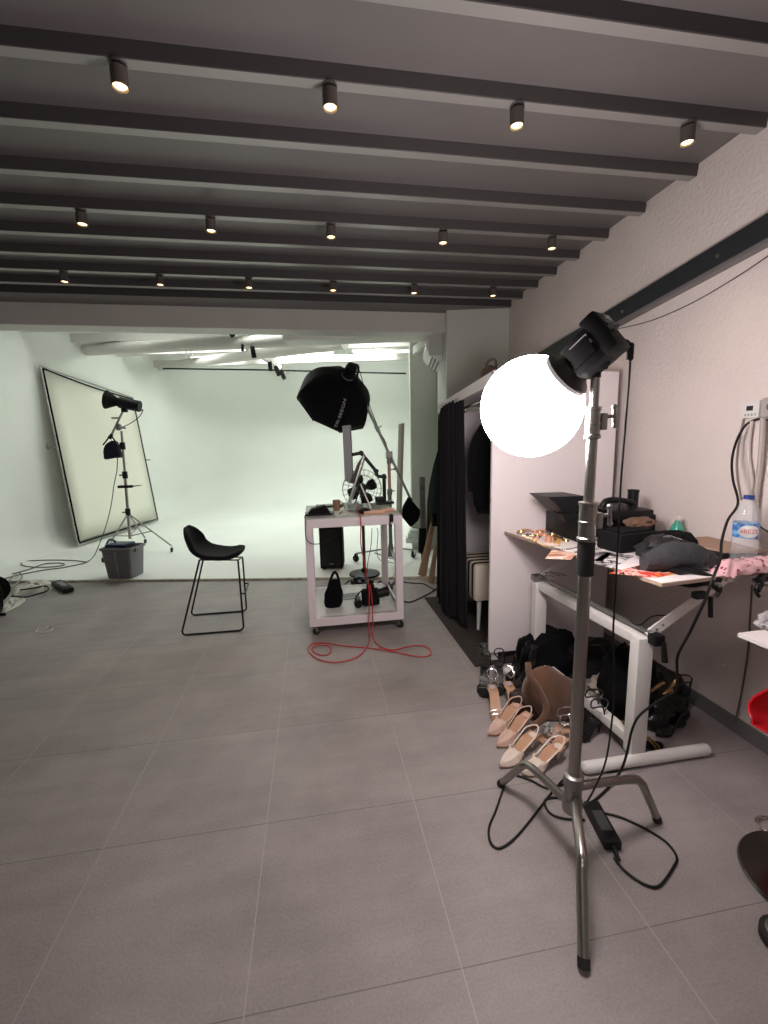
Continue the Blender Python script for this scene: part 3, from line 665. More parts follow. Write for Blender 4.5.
for k in range(13):
    a = aF+.30+(k-6)/6*.85; hh = Hb*.085*math.sqrt(max(0, 1-((k-6)/6.01)**2))+.001
    rws.append([V3((q.x+rr*math.cos(a), q.y+rr*math.sin(a), q.z+Hb*.505+dz)) for dz in (-hh, hh)])
grid(bm, rws); fin('label_oval', bm, mat('label_white', (.85, .85, .85), .4), lb)
curved_text('eBEZE', q, bs*.965, q.z+Hb*.505, aF+.30, .026, mat('label_red', (.6, .06, .04), .4), lb, 'lettering')

# pink packet
t = thing('pink_packet', 'crinkled pink plastic packet with small dark print beside the bottle', 'packet', V3((1.83, 1.53, TZ)))
bm = nbm(); rows = []
pa, pb_ = V3((1.665, 1.515, TZ)), V3((2.02, 1.50, TZ))
for i in range(31):
    s = i/30; b0 = pa.lerp(pb_, s); row = []
    sq = min(1, s*7+.25)
    for k in range(18):
        a = 2*PI*k/18; nn = mnoise.noise(V3((s*18, math.cos(a)*4, math.sin(a)*4)))
        rr = 1+.38*nn
        row.append(b0+V3((.006*nn, (.048*(1.25-.25*sq))*math.cos(a)*rr, max(.001, .030*sq+.032*sq*math.sin(a)*rr))))
    rows.append(row)
V = grid(bm, rows, closed=True); bm.faces.new(V[0]); bm.faces.new(V[-1][::-1])
def pink_material():
    M = bpy.data.materials.new('pink_print'); M.use_nodes = True; N = M.node_tree; b = N.nodes['Principled BSDF']
    tc = N.nodes.new('ShaderNodeTexCoord'); n = N.nodes.new('ShaderNodeTexVoronoi'); n.inputs['Scale'].default_value = 42; N.links.new(tc.outputs['Object'], n.inputs['Vector'])
    cr = N.nodes.new('ShaderNodeValToRGB'); e = cr.color_ramp.elements; e[0].position = .26; e[0].color = (.30, .08, .12, 1); e[1].position = .31; e[1].color = (.80, .46, .50, 1)
    N.links.new(n.outputs['Distance'], cr.inputs[0]); N.links.new(cr.outputs[0], b.inputs['Base Color']); b.inputs['Roughness'].default_value = .22; b.inputs['Coat Weight'].default_value = .5; return M
fin('wrapper', bm, pink_material(), t)

# wall socket, adapter and hoses
t = thing('wall_socket', 'white wall socket with small dark display on the right wall', 'socket', at(752, 410, x=WX))
a = at(743.5, 402, x=WX-.02); b = at(761, 417.5, x=WX-.02); cy_ = (a.y+b.y)/2; cz = (a.z+b.z)/2
bm = nbm(); box(bm, (WX-.018, cy_, cz), (.036, abs(a.y-b.y), abs(a.z-b.z)), bev=.005); fin('plate', bm, M_white, t)
bm = nbm(); box(bm, (WX-.0375, cy_-.003, cz+.006), (.003, .030, .022)); fin('display', bm, mat('socket_dark', (.015, .015, .02), .2), t)
for k in range(4):
    bm = nbm(); box(bm, (WX-.037, cy_+.016-.016*k, cz-.024), (.003, .004, .010)); fin('button', bm, M_greyp, t)
bm = nbm(); box(bm, (WX-.02, cy_-.155, cz+.004), (.04, .20, .088), bev=.008); o = tag(fin('socket_strip', bm, mat('grey_beige', (.42, .38, .36), .5)), 'beige grey socket strip at the right frame edge next to the white socket', 'socket strip')
bm = nbm(); cyl(bm, (WX-.0415, cy_-.10, cz+.006), (WX-.039, cy_-.10, cz+.006), .018, seg=20); fin('outlet', bm, mat('outlet_brown', (.15, .1, .08), .6), o)
M_hose = mat('hose', (.45, .40, .37), .5)
cable('wall_hose', [at(763, 418, x=WX-.03), at(762, 440, x=WX-.03), at(760, 465, x=WX-.03), at(757, 490, x=WX-.03), at(755, 515, x=WX-.03), at(757, 540, x=WX-.03)], .011, M_hose, 'thick beige hose hanging behind the water bottle', 'hose')
cable('wall_hose', [at(752, 421, x=WX-.02), at(749, 440, x=WX-.02), at(749, 460, x=WX-.02), at(752, 480, x=WX-.02), at(750, 500, x=WX-.02)], .008, mat('hose_light', (.58, .52, .49), .5), 'thinner pale hose hanging left of the thick one', 'hose')
cable('wall_cable', [at(744, 418, x=WX-.01), at(740, 435, x=WX-.01), at(737, 455, x=WX-.01), at(737, 475, x=WX-.01), at(741, 500, x=WX-.01)], .004, mat('cord_grey', (.25, .2, .18), .5), 'thin grey cord dropping from the white socket')
cable('wall_cable', [at(756, 523, x=WX-.012), at(762, 528, x=WX-.012), at(772, 534, x=WX-.012)], .0035, M_black, 'thin black cord on the wall right of the bottle')
cable('wall_cable', [at(752, 585, x=WX-.006), at(750, 620, x=WX-.006), at(748, 650, x=WX-.006), at(742, 690, x=WX-.006), at(735, 722, x=WX-.02)], .004, mat('cord_wall', (.12, .11, .1), .6), 'dark cord running down the wall under the table')

# second white table corner, item, red chair, round bases
t = thing('side_table', 'white tabletop corner entering at the right frame edge', 'table', (2.0, 1.1, 0))
qa = at(738, 633, z=.75)
bm = nbm(); prism(bm, [V3((qa.x, qa.y, .735)), V3((1.62, .85, .735)), V3((2.05, .80, .735)), V3((2.05, qa.y+.02, .735))], (0, 0, .015)); fin('tabletop', bm, M_table, t, smooth=False)
for x, y in ((2.0, .9), (2.0, 1.28)):
    bm = nbm(); cyl(bm, (x, y, 0), (x, y, .735), .02); fin('leg', bm, M_white, t)
bm = nbm(); lump(bm, at(768, 628, z=.75), (.045, .035, .06), .45, 5, 3, rot=.4); tag(fin('hair_clip', bm, mat('pale_grey', (.45, .43, .45), .4)), 'pale grey crumpled item on the white tabletop corner', 'accessory')
t = thing('swivel_chair', 'red shell chair with round chrome base cut by the right frame edge', 'chair', (1.66, 1.02, 0))
bc = V3((1.60, .995, 0))
bm = nbm(); lathe(bm, bc, (0, 0, 1), [(.205, .001), (.21, .006), (.205, .013), (.13, .024), (.05, .036), (.035, .05), (.0265, .06)], 56); fin('base', bm, mat('dark_chrome', (.22, .215, .21), .2, 1), t)
bm = nbm(); cyl(bm, bc+V3((0, 0, .055)), V3((1.80, 1.10, .35)), .026); fin('column', bm, M_chrome, t)
bm = nbm(); rows = []
sc0 = V3((1.825, 1.22, -.085))
for i in range(13):
    s = i/12; row = []
    if s < .5: y0 = -.20+.36*s*2; z0 = .445+.03*(1-s*2)**2
    else: y0 = .16+.10*math.sin((s-.5)*PI); z0 = .445+.11*(s-.5)*2
    for k in range(13):
        w = (k-6)/6; row.append(V3((sc0.x+w*.225*math.sqrt(max(.08, 1-abs(2*s-1)**2.6)), sc0.y+y0-.1-.05*w*w*(s > .5), sc0.z+z0+.075*w*w*(1-s*.6))))
    rows.append(row)
grid(bm, rows); ob = fin('seat_shell', bm, M_red, t, solid=.012, sub=1)
t = thing('stool_base', 'black rubber edged metal foot at the lower right frame edge', 'chair base', (1.42, .86, 0))
bm = nbm(); fcn = at(785, 945, z=0); lathe(bm, fcn, (0, 0, 1), [(.058, 0), (.062, .005), (.062, .03), (.055, .036), (.03, .04)], 32); fin('rubber_rim', bm, M_rubber, t)
bm = nbm(); lathe(bm, fcn+V3((0, 0, .036)), (0, 0, 1), [(.05, 0), (.045, .006), (.02, .01)], 28); fin('plate', bm, M_steeld, t)
bm = nbm(); rc = at(772, 828, z=.004); tube(bm, [rc+V3((.045*math.cos(a), .045*math.sin(a), .004)) for a in [2*PI*k/16 for k in range(16)]], .007, 10, n=2, closed=True); tag(fin('floor_ring', bm, M_chrome), 'chrome ring on the floor by the right frame edge', 'ring')

# ================================================================== WARDROBE
t = thing('wardrobe', 'open white wardrobe with a tall side panel beside the worktable', 'wardrobe', (1.55, 3.2, 0))
X0 = 1.125; Y0 = 2.625; Y1 = 3.84; ZW = 1.93
bm = nbm(); box(bm, ((X0+1.985)/2, Y0+.012, (ZW+.075)/2), (1.985-X0, .024, ZW-.075), bev=.002); fin('side_panel', bm, M_wpanel, t, smooth=False)
bm = nbm(); prism(bm, [V3((X0, Y0+.002, ZW-.075)), V3((X0, Y0+.002, ZW+.004)), V3((X0, Y1, ZW-.095)), V3((X0, Y1, ZW-.15))], (.022, 0, 0)); fin('fascia', bm, M_wpanel, t, smooth=False)
bm = nbm(); prism(bm, [V3((X0+.022, Y0+.026, ZW-.02)), V3((X0+.022, Y0+.026, ZW)), V3((X0+.022, Y1, ZW-.10)), V3((X0+.022, Y1, ZW-.12))], (.84, 0, 0)); fin('top_board', bm, M_wpanel, t, smooth=False)
bm = nbm(); box(bm, (1.97, (Y0+Y1)/2+.015, .92), (.02, Y1-Y0-.04, 1.72)); fin('back_panel', bm, mat('wardrobe_back', (.50, .53, .58), .6), t, smooth=False)
bm = nbm(); box(bm, (1.55, Y1-.01, .92), (.84, .02, 1.70)); fin('far_side_panel', bm, M_wpanel, t, smooth=False)
for x, y in ((X0+.03, Y0+.02), (1.94, Y0+.02)):
    bm = nbm(); box(bm, (x+.02, y+.03, .04), (.05, .05, .08)); fin('leg', bm, M_white, t, smooth=False)
bm = nbm(); cyl(bm, V3((X0+.06, Y0+.03, 1.80)), V3((X0+.06, Y1-.02, 1.73)), .010, seg=14); tube(bm, [V3((X0+.06, 3.28, 1.765)), V3((X0+.055, 3.28, 1.735)), V3((X0+.03, 3.27, 1.72))], .009, 8); fin('rail', bm, M_chrome, t)
# curtain (pleated)
bm = nbm(); rows = []
n = 120
for zz in [0, .02, .05, .12, .25, .4, .6, .8, 1.0]:
    row = []
    for k in range(n+1):
        s = k/n
        zt = 1.755-.0*s+.035*(1-s)*0; ztop = ZW-.125-.045*0
        y = 3.24+.60*s
        fold = math.sin(s*2*PI*11+.6*math.sin(s*17))*.026*(1-.35*(1-zz))
        x = X0-.005+.022*math.sin(s*7+1)+fold-.03*zz*(1-s)*.5 + .04*zz*(.5-s)
        yy = y+.03*zz*math.sin(s*30)+(-.10*zz*(1-s))
        top = 1.855-.105*s-.0; bot = .025+.015*math.sin(s*9)+.03*s
        row.append(V3((x, yy, top+(bot-top)*zz)))
    rows.append(row)
grid(bm, rows); tag(fin('curtain', bm, mat('curtain_black', (.006, .006, .009), .95, sheen=.05), solid=.003), 'floor length black pleated curtain drawn across the wardrobe', 'curtain')
# clothes hanging inside
def garment(x, y, ztop, zbot, w, d, m, label, seed, grp=None, nm='hanging_garment'):
    t = thing(nm, label, 'clothing', (x, y, ztop), grp)
    bm = nbm(); rows = []
    for i in range(15):
        s = i/14; z = ztop+(zbot-ztop)*s; row = []
        ww = w*(.25+.75*min(1, s*5)**.6)*(1+.06*math.sin(s*9+seed)); dd = d*(.5+.5*min(1, s*4))
        for k in range(36):
            a = 2*PI*k/36; f = 1+.10*math.sin(k*2.4+seed)*min(1, s*2)
            row.append(V3((x+ww*math.cos(a)*f, y+dd*math.sin(a)*f, z+.012*math.sin(k*1.3+seed)*(s > .95))))
        rows.append(row)
    V = grid(bm, rows, closed=True); bm.faces.new(V[0]); bm.faces.new(V[-1][::-1]); fin('body', bm, m, t)
    for sg in (-1, 1):
        bm = nbm(); tube(bm, [V3((x+sg*w*.55, y, ztop-.04)), V3((x+sg*w*1.05, y, ztop-.2)), V3((x+sg*w*1.12, y, ztop-.5))], .04, 10, radii=(.05, .035)); fin('sleeve', bm, m, t)
    bm = nbm(); tube(bm, [V3((x, y, ztop-.01)), V3((x, y, ztop+.05)), V3((x+.02, y, ztop+.085)), V3((x, y, ztop+.11)), V3((x-.02, y, ztop+.09))], .0028, 6); fin('hanger_hook', bm, M_chrome, t)
garment(1.36, 3.08, 1.64, 1.02, .17, .045, M_cloth, 'black jacket hanging in the wardrobe nearest its white side panel', 1)
garment(1.42, 3.20, 1.63, .95, .16, .05, mat('charcoal_cloth', (.02, .02, .024), .95), 'dark charcoal garment hanging behind the black jacket', 4)
# striped pouf
def stripe_material():
    M = bpy.data.materials.new('stripes'); M.use_nodes = True; N = M.node_tree; b = N.nodes['Principled BSDF']; b.inputs['Roughness'].default_value = .8
    tc = N.nodes.new('ShaderNodeTexCoord'); sx = N.nodes.new('ShaderNodeSeparateXYZ'); N.links.new(tc.outputs['Object'], sx.inputs[0])
    a = N.nodes.new('ShaderNodeMath'); a.operation = 'MULTIPLY'; a.inputs[1].default_value = 11.5; N.links.new(sx.outputs[1], a.inputs[0])
    f = N.nodes.new('ShaderNodeMath'); f.operation = 'FRACT'; N.links.new(a.outputs[0], f.inputs[0])
    g = N.nodes.new('ShaderNodeMath'); g.operation = 'GREATER_THAN'; g.inputs[1].default_value = .5; N.links.new(f.outputs[0], g.inputs[0])
    mx = N.nodes.new('ShaderNodeMix'); mx.data_type = 'RGBA'; mx.inputs[6].default_value = (.01, .012, .02, 1); mx.inputs[7].default_value = (.70, .62, .52, 1)
    N.links.new(g.outputs[0], mx.inputs[0]); N.links.new(mx.outputs[2], b.inputs['Base Color']); return M
t = thing('striped_stool', 'black and cream striped upholstered stool inside the wardrobe', 'stool', (1.46, 3.30, 0))
bm = nbm(); box(bm, (1.46, 3.30, .41), (.52, .42, .30), bev=.03); fin('cushion', bm, stripe_material(), t)
for sx_ in (-1, 1):
    for sy_ in (-1, 1):
        bm = nbm(); cyl(bm, V3((1.46+sx_*.21, 3.30+sy_*.16, .002)), V3((1.46+sx_*.20, 3.30+sy_*.15, .27)), .012, .020); fin('leg', bm, M_white, t)
# dark rug in front of the wardrobe
bm = nbm(); prism(bm, [V3((1.015, 2.60, .001)), V3((1.015, 3.95, .001)), V3((1.94, 3.95, .001)), V3((1.94, 2.60, .001))], (0, 0, .008)); tag(fin('dark_rug', bm, mat('rug', (.035, .028, .026), .95, bump=.5, bscale=120, var=.2, vscale=30), smooth=False), 'dark brown rug on the floor below the wardrobe and curtain', 'rug')
# brown bag on top of the wardrobe
HBG = at(490, 362, y=3.12)
t = thing('brown_handbag', 'dark brown crumpled bag sitting on top of the wardrobe', 'bag', (1.36, 3.02, 1.90))
bm = nbm(); lump(bm, V3((HBG.x, 3.12, 1.885)), (.075, .08, .17), .35, 3, 13); fin('body', bm, mat('bag_brown', (.10, .06, .055), .6, bump=.4), t)
bm = nbm(); tube(bm, [V3((HBG.x-.03, 3.12, 2.0)), V3((HBG.x-.02, 3.12, 2.07)), V3((HBG.x+.04, 3.12, 2.09)), V3((HBG.x+.05, 3.12, 2.0))], .009, 8); fin('strap', bm, mat('bag_brown', (0, 0, 0)), t)

# ================================================================== SHOES
def shoe_prof(h, L, s):      # sole centre height at s (0 heel .. 1 toe)
    if s < .22: return h*(1-.10*s/.22)
    if s < .70:
        k = (s-.22)/.48; return h*.90*(.5+.5*math.cos(PI*k))+.006
    return .006+.008*max(0, (s-.85)/.15)**2
def shoe_w(s, pointed):
    w = [(.0, .022), (.08, .028), (.2, .029), (.4, .026), (.55, .031), (.68, .038), (.78, .036), (.88, .024 if pointed else .033), (.96, .009 if pointed else .022), (1, .001 if pointed else .004)]
    for (a, x), (b, y) in zip(w, w[1:]):
        if s <= b: return x+(y-x)*(s-a)/(b-a)
    return w[-1][1]
def make_shoe(kind, loc, rz, m, h=.075, L=.25, label='', grp=None, inner=M_tan, tilt=0, lie=0, nm=None):
    t = thing(nm or {'pump': 'pump_shoe', 'sling': 'slingback_shoe', 'sandal': 'heeled_sandal', 'boot': 'ankle_boot', 'flat': 'flat_shoe'}[kind], label, 'shoe', loc, grp)
    t['_b'] = [0, 0, 0]
    # sole and insole
    bm = nbm(); rows = []
    for i in range(25):
        s = i/24; z = shoe_prof(h, L, s); w = shoe_w(s, kind != 'sandal')
        rows.append([V3((L*s, w, z)), V3((L*s, w*.5, z-.002)), V3((L*s, -w*.5, z-.002)), V3((L*s, -w, z)), V3((L*s, -w*.9, z-.006)), V3((L*s, w*.9, z-.006))])
    V = grid(bm, rows, closed=True); bm.faces.new(V[0]); bm.faces.new(V[-1][::-1]); fin('insole', bm, inner, t)
    if h > .02:
        bm = nbm(); cyl(bm, V3((.028, 0, 0)), V3((.026, 0, .02)), .006, .006, 12); cyl(bm, V3((.026, 0, .018)), V3((.028, 0, h-.002)), .006, .019, 14); fin('heel', bm, m, t)
    else:
        bm = nbm(); box(bm, (.04, 0, .004), (.07, .045, .008), bev=.002); fin('heel', bm, m, t)
    if kind in ('pump', 'sling', 'flat', 'boot'):
        bm = nbm(); rows = []; s0 = 0 if kind != 'sling' else .50
        N_ = 26
        for i in range(N_):
            s = s0+(1-s0)*i/(N_-1); w = shoe_w(s, True)+.001; z = shoe_prof(h, L, s)-.001
            if kind == 'boot':
                top = .055 if s > .55 else .055+(.13)*min(1, (.55-s)/.2); op = 0
            else:
                top = .047-.012*max(0, (s-.7)/.3)*2 if s > .62 else (.020+.028*max(0, (s-.50)/.12) if s > .5 else .022+.030*max(0, (.25-s)/.25)); top = max(top, .014)
                if s > .93: top *= max(.25, 1-(s-.93)/.07*.6)
            g = 0 if s > .66 else min(1, (.66-s)/.05)
            if kind == 'boot': g = 0 if s > .5 else min(1, (.5-s)/.05)
            row = []
            for k in range(11):
                q = (k-5)/5; aq = abs(q); sg = 1 if q >= 0 else -1
                if aq > .55:   # side up to rim
                    f = (aq-.55)/.45; yy = w*(1.03-.03*f) if g > 0 else w*math.cos(f*PI/2); yy = yy if g >= 1 else yy*(g)+w*math.cos(f*PI/2)*(1-g)
                    zz = z+top*(f*g+math.sin(f*PI/2)*(1-g)) if g < 1 else z+top*f
                else: yy = w*(aq/.55); zz = z-.003*(1-aq/.55)
                row.append(V3((L*s-(.0 if s > 0 else .004), sg*yy, zz)))
            rows.append(row)
        V = grid(bm, rows)
        if s0 == 0:
            try: bm.faces.new(V[0])
            except ValueError: pass
        fin('upper', bm, m, t, solid=.0022)
    if kind == 'sling':
        bm = nbm(); z5 = shoe_prof(h, L, .5); tube(bm, [V3((L*.53, .030, z5+.018)), V3((L*.3, .033, h*.8+.018)), V3((.035, .030, h+.026)), V3((-.006, 0, h+.032)), V3((.035, -.030, h+.026)), V3((L*.3, -.033, h*.8+.018)), V3((L*.53, -.030, z5+.018))], .0035, 8); fin('heel_strap', bm, m, t)
    if kind == 'sandal':
        for s, hh in ((.70, .030), (.80, .026)):
            bm = nbm(); w = shoe_w(s, False)+.003; z = shoe_prof(h, L, s)
            tube(bm, [V3((L*s, w, z-.002)), V3((L*s-.006, w*.9, z+hh*.7)), V3((L*s-.01, 0, z+hh)), V3((L*s-.006, -w*.9, z+hh*.7)), V3((L*s, -w, z-.002))], .0045, 8); fin('toe_strap', bm, m, t)
        bm = nbm(); tube(bm, [V3((.02, .03, h)), V3((.035, .033, h+.05)), V3((.0, .024, h+.085)), V3((-.012, 0, h+.09)), V3((.0, -.024, h+.085)), V3((.05, -.030, h+.085)), V3((.085, 0, h+.07)), V3((.05, .030, h+.085)), V3((.035, .033, h+.05))], .004, 8); fin('ankle_strap', bm, m, t)
    t.location = loc; t.rotation_euler = (tilt, lie, rz)
    return t
def on(px, py, z=0): return at(px, py, z=z)
def shoe_between(kind, heel, toe, m, h, label, grp=None, inner=M_tan, tilt=0, **k):
    a = on(*heel); b = on(*toe); d = b-a; L = max(.20, min(.27, d.length))
    loc = b-d.normalized()*L; return make_shoe(kind, (loc.x, loc.y, .002+(.03 if tilt else 0)), math.atan2(d.y, d.x), m, h, L, label, grp, inner, tilt, **k)
# black strappy sandals nearest the rug
shoe_between('sandal', (485, 672), (484, 699), M_leather, .08, 'left black strappy heeled sandal standing beside the rug corner', inner=M_leather)
shoe_between('sandal', (499, 671), (498, 697), M_leather, .08, 'right black strappy heeled sandal touching the wardrobe foot', inner=M_leather)
# silver sandals
shoe_between('sandal', (489, 690), (500, 727), M_silver, .085, 'left silver sandal with tan insole pointing to the camera')
shoe_between('sandal', (506, 693), (521, 723), M_silver, .085, 'right silver sandal with tan insole pointing to the camera')
# nude slingbacks
shoe_between('sling', (526, 712), (488, 737), M_nude, .08, 'nude patent pointed slingback, the farther of the beige pair')
shoe_between('sling', (533, 724), (497, 749), M_nude, .08, 'nude patent pointed slingback, the nearer of the beige pair')
shoe_between('sling', (537, 744), (500, 769), M_cream, .07, 'cream bow front slingback lying left of its mate')
shoe_between('sling', (562, 757), (522, 777), M_cream, .07, 'cream slingback pump nearest to the stand hub')
# jewelled silver sandals
shoe_between('sandal', (560, 737), (538, 743), M_silver, .05, 'silver sandal with crystal straps lying by the brown suede bag')
shoe_between('sandal', (562, 747), (544, 757), M_silver, .05, 'silver sandal with crystal straps beside the stand pole')
random.seed(3)
for cx, cy in ((546, 736), (556, 742), (553, 752)):
    p = on(cx, cy); bm = nbm()
    for k in range(26):
        q = p+V3((random.uniform(-.04, .04), random.uniform(-.03, .03), random.uniform(.012, .055))); bmesh.ops.create_icosphere(bm, subdivisions=1, radius=random.uniform(.004, .009), matrix=Matrix.Translation(q))
    tag(fin('crystal_trim', bm, mat('crystal', (.9, .9, .93), .08, .6), smooth=False), 'cluster of clear crystals shining on the silver shoes', 'ornament', 'crystal ornaments on the silver shoes')
# black sandals right of the pole
shoe_between('sandal', (596, 733), (573, 741), M_leather, .08, 'black strappy sandal standing right of the stand pole', inner=M_leather)
shoe_between('sandal', (590, 722), (566, 727), M_leather, .08, 'black strappy sandal behind the stand pole', inner=M_leather)
# black boots / pumps behind
shoe_between('boot', (528, 672), (506, 684), M_leather, .06, 'black leather ankle boot with silver buckle left of the suede bag')
shoe_between('boot', (533, 682), (508, 697), M_leather, .06, 'black leather boot in front of its mate by the suede bag')
shoe_between('pump', (529, 697), (512, 708), M_leather, .07, 'black pointed pump tucked beside the brown suede bag', inner=M_leather)
q = on(519, 664); bm = nbm(); box(bm, q+V3((-.01, -.04, .10)), (.04, .012, .018), rz=.4, bev=.003); tag(fin('silver_buckle', bm, M_silver), 'silver buckle shining on the black boots', 'buckle')
# black flats by the wardrobe foot
shoe_between('flat', (497, 646), (479, 649), M_leather, .012, 'black flat shoe on the rug under the wardrobe, farther one', inner=mat('white_lining', (.6, .58, .55), .6))
shoe_between('flat', (498, 654), (481, 657), M_leather, .012, 'black flat shoe on the rug under the wardrobe, nearer one', inner=mat('white_lining', (0, 0, 0)))
# brown suede bag / coat heap
t = thing('suede_bag', 'big slouchy brown suede bag leaning on the black clothes under the table', 'bag', on(560, 725))
bm = nbm()
o_ = on(560, 722); rows = []
prf = [(-.16, .02), (-.17, .12), (-.13, .22), (-.06, .27), (.02, .24), (.10, .20), (.15, .11), (.14, .02)]
for j in range(11):
    s = j/10; row = []
    for (x, z) in smoothpath([V3((a, b, 0)) for a, b in prf], 4) and [(p.x, p.y) for p in smoothpath([V3((a, b, 0)) for a, b in prf], 4)]:
        nn = mnoise.noise(V3((x*9, s*2.5, z*9))); k = math.sin(PI*(.08+.84*s))**.5
        row.append(o_+V3((x*k+.012*nn, (s-.5)*.20+.10+.02*nn, max(.002, z*k*(1+.10*nn)))))
    rows.append(row)
V = grid(bm, rows); bm.faces.new(V[0]); bm.faces.new(V[-1][::-1])
fin('body', bm, M_brown, t, sub=1)
bm = nbm(); tube(bm, [at(528, 663, y=1.98), at(530, 676, y=1.93), at(539, 690, y=1.90), at(546, 706, y=1.87), at(543, 718, y=1.85), at(531, 728, y=1.84)], .016, 10, n=8); fin('handle', bm, M_brown, t)
# black clothes / bags behind and below the table
def heap(px, py, s, seed, m, label, nm='black_garment', cat='clothing', z=0, amp=.35, rot=0):
    bm = nbm(); p = on(px, py); lump(bm, V3((p.x, p.y, z+.002)), s, amp, 3, seed, rot=rot, seg=36); return tag(fin(nm, bm, m), label, cat)
heap(548, 672, (.20, .16, .27), 2, M_cloth, 'black leather bag heap behind the brown suede bag')
heap(583, 668, (.24, .16, .20), 5, M_leather, 'shiny black garment heap under the far part of the table')
heap(525, 712, (.09, .08, .13), 7, mat('dark_brown_leather', (.03, .014, .01), .6), 'dark brown leather item between the pumps and the suede bag', 'brown_leather_bag', 'bag')
heap(626, 713, (.13, .14, .36), 8, M_cloth, 'tall black bag standing behind the near table post', 'black_tote_bag', 'bag')
heap(652, 718, (.15, .14, .20), 11, M_leather, 'shiny black bag slumped right of the near table post', 'slumped_bag', 'bag')
heap(643, 700, (.18, .13, .24), 14, mat('dark_heap', (.014, .010, .008), .6), 'dark brown garment heap against the wall under the table', 'dark_garment')
heap(606, 696, (.12, .09, .13), 16, mat('cream_cloth', (.36, .32, .27), .8), 'cream coloured bag lying on the floor beneath the table', 'cream_bag', 'bag')
for k, (a, b) in enumerate((((646, 695), (664, 683)), ((655, 700), (672, 690)), ((650, 707), (668, 712)), ((665, 695), (676, 680)))):
    bm = nbm(); p = at(a[0], a[1], y=1.86); q = at(b[0], b[1], y=1.84); tube(bm, [p, p.lerp(q, .5)+V3((0, -.01, .02)), q], .010, 10)
    tag(fin('gold_heel_strap', bm, mat('bronze', (.42, .27, .12), .35, .8)), 'bronze metallic strap glinting in the dark pile under the table', 'strap', 'bronze straps in the dark pile')
shoe_between('pump', (682, 722), (656, 738), M_leather, .08, 'black pump standing in front of the slumped black bag', inner=M_leather)
shoe_between('sandal', (684, 706), (664, 722), M_leather, .09, 'black strappy heel right of the slumped black bag by the wall', inner=M_leather)
shoe_between('sandal', (640, 748), (662, 746), mat('bronze', (.42, .27, .12), .35, .8), .05, 'bronze sandal lying behind the near table foot', inner=M_leather)
shoe_between('pump', (676, 692), (655, 700), mat('bronze', (.42, .27, .12), .35, .8), .07, 'bronze pump against the wall behind the slumped bag', inner=M_leather)

# ================================================================== TROLLEY
TX0, TX1, TY0, TY1, TH_ = -.085, .675, 3.30, 4.08, .94
t = thing('trolley', 'pinkish white square trolley with glass top and glossy lower shelf', 'trolley', ((TX0+TX1)/2, (TY0+TY1)/2, 0))
LW = .058
for x in (TX0+LW/2, TX1-LW/2):
    for y in (TY0+LW/2, TY1-LW/2):
        bm = nbm(); box(bm, (x, y, .512), (LW, LW, .728), bev=.003); fin('post', bm, M_pinkw, t, smooth=False)
for z, h in ((TH_-.032, .064), (.115, .066)):
    for a, b, s in (((TX0+TX1)/2, TY0+.018, (TX1-TX0, .036)), ((TX0+TX1)/2, TY1-.018, (TX1-TX0, .036)), (TX0+.018, (TY0+TY1)/2, (.036, TY1-TY0-.073)), (TX1-.018, (TY0+TY1)/2, (.036, TY1-TY0-.073))):
        bm = nbm(); box(bm, (a, b, z), (s[0], s[1], h), bev=.003); fin('rail', bm, M_pinkw, t, smooth=False)
bm = nbm(); box(bm, ((TX0+TX1)/2, (TY0+TY1)/2, TH_+.004), (TX1-TX0-.01, TY1-TY0-.01, .008), bev=.001); fin('glass_top', bm, mat('top_glass', (.55, .60, .58), .06, spec=.8), t, smooth=False)
bm = nbm(); box(bm, ((TX0+TX1)/2, (TY0+TY1)/2, .142), (TX1-TX0-.04, TY1-TY0-.04, .012)); fin('lower_shelf', bm, mat('glossy_shelf', (.72, .70, .70), .08), t, smooth=False)
for x, y, a in ((TX0+.04, TY0+.04, .4), (TX1-.04, TY0+.04, -.6), (TX0+.04, TY1-.04, .9), (TX1-.04, TY1-.04, .2)):
    d = V3((math.cos(a), math.sin(a), 0)); s = V3((-d.y, d.x, 0))
    bm = nbm(); cyl(bm, V3((x, y, .074)), V3((x, y, .084)), .022); p = V3((x, y, .033))+d*.015
    for k in (-1, 1): beam(bm, p+s*k*.016+V3((0, 0, -.005)), V3((x, y, .076))+s*k*.016, .003, .026, up=d)
    c = fin('caster', bm, M_steeld, t)
    bm = nbm(); lathe(bm, p-s*.011, s, [(.012, 0), (.030, .002), (.032, .006), (.032, .016), (.030, .020), (.012, .022)], 24); fin('wheel', bm, M_rubber, c)
TT2 = TH_+.009
def top(px, py, dz=0): p = at(px, py, z=TT2); return V3((p.x, p.y, TT2+dz))
t = thing('black_clutch', 'black folded case at the front left corner of the trolley top', 'case', top(316, 517))
bm = nbm(); q = V3((.03, 3.45, TT2)); prism(bm, [q+V3((-.10, 0, .002)), q+V3((-.06, 0, .05)), q+V3((.05, 0, .075)), q+V3((.10, 0, .002))], (0, .10, 0)); fin('body', bm, M_blackm, t)
bm = nbm(); prism(bm, [q+V3((-.11, -.004, .001)), q+V3((.12, -.004, .001)), q+V3((.12, -.004, .014)), q+V3((-.11, -.004, .016))], (0, .12, 0)); fin('flap', bm, M_black, t)
def mug(p, r, h, m, label):
    t = thing('mug', label, 'mug', p); bm = nbm(); lathe(bm, p, (0, 0, 1), [(r*.85, 0), (r*.95, .004), (r, h), (r-.004, h), (r*.85, .008)], 28); fin('cup', bm, m, t)
    bm = nbm(); tube(bm, [p+V3((r*.95, 0, h*.8)), p+V3((r*1.55, 0, h*.7)), p+V3((r*1.5, 0, h*.3)), p+V3((r*.95, 0, h*.2))], .005, 8); fin('handle', bm, m, t); return t
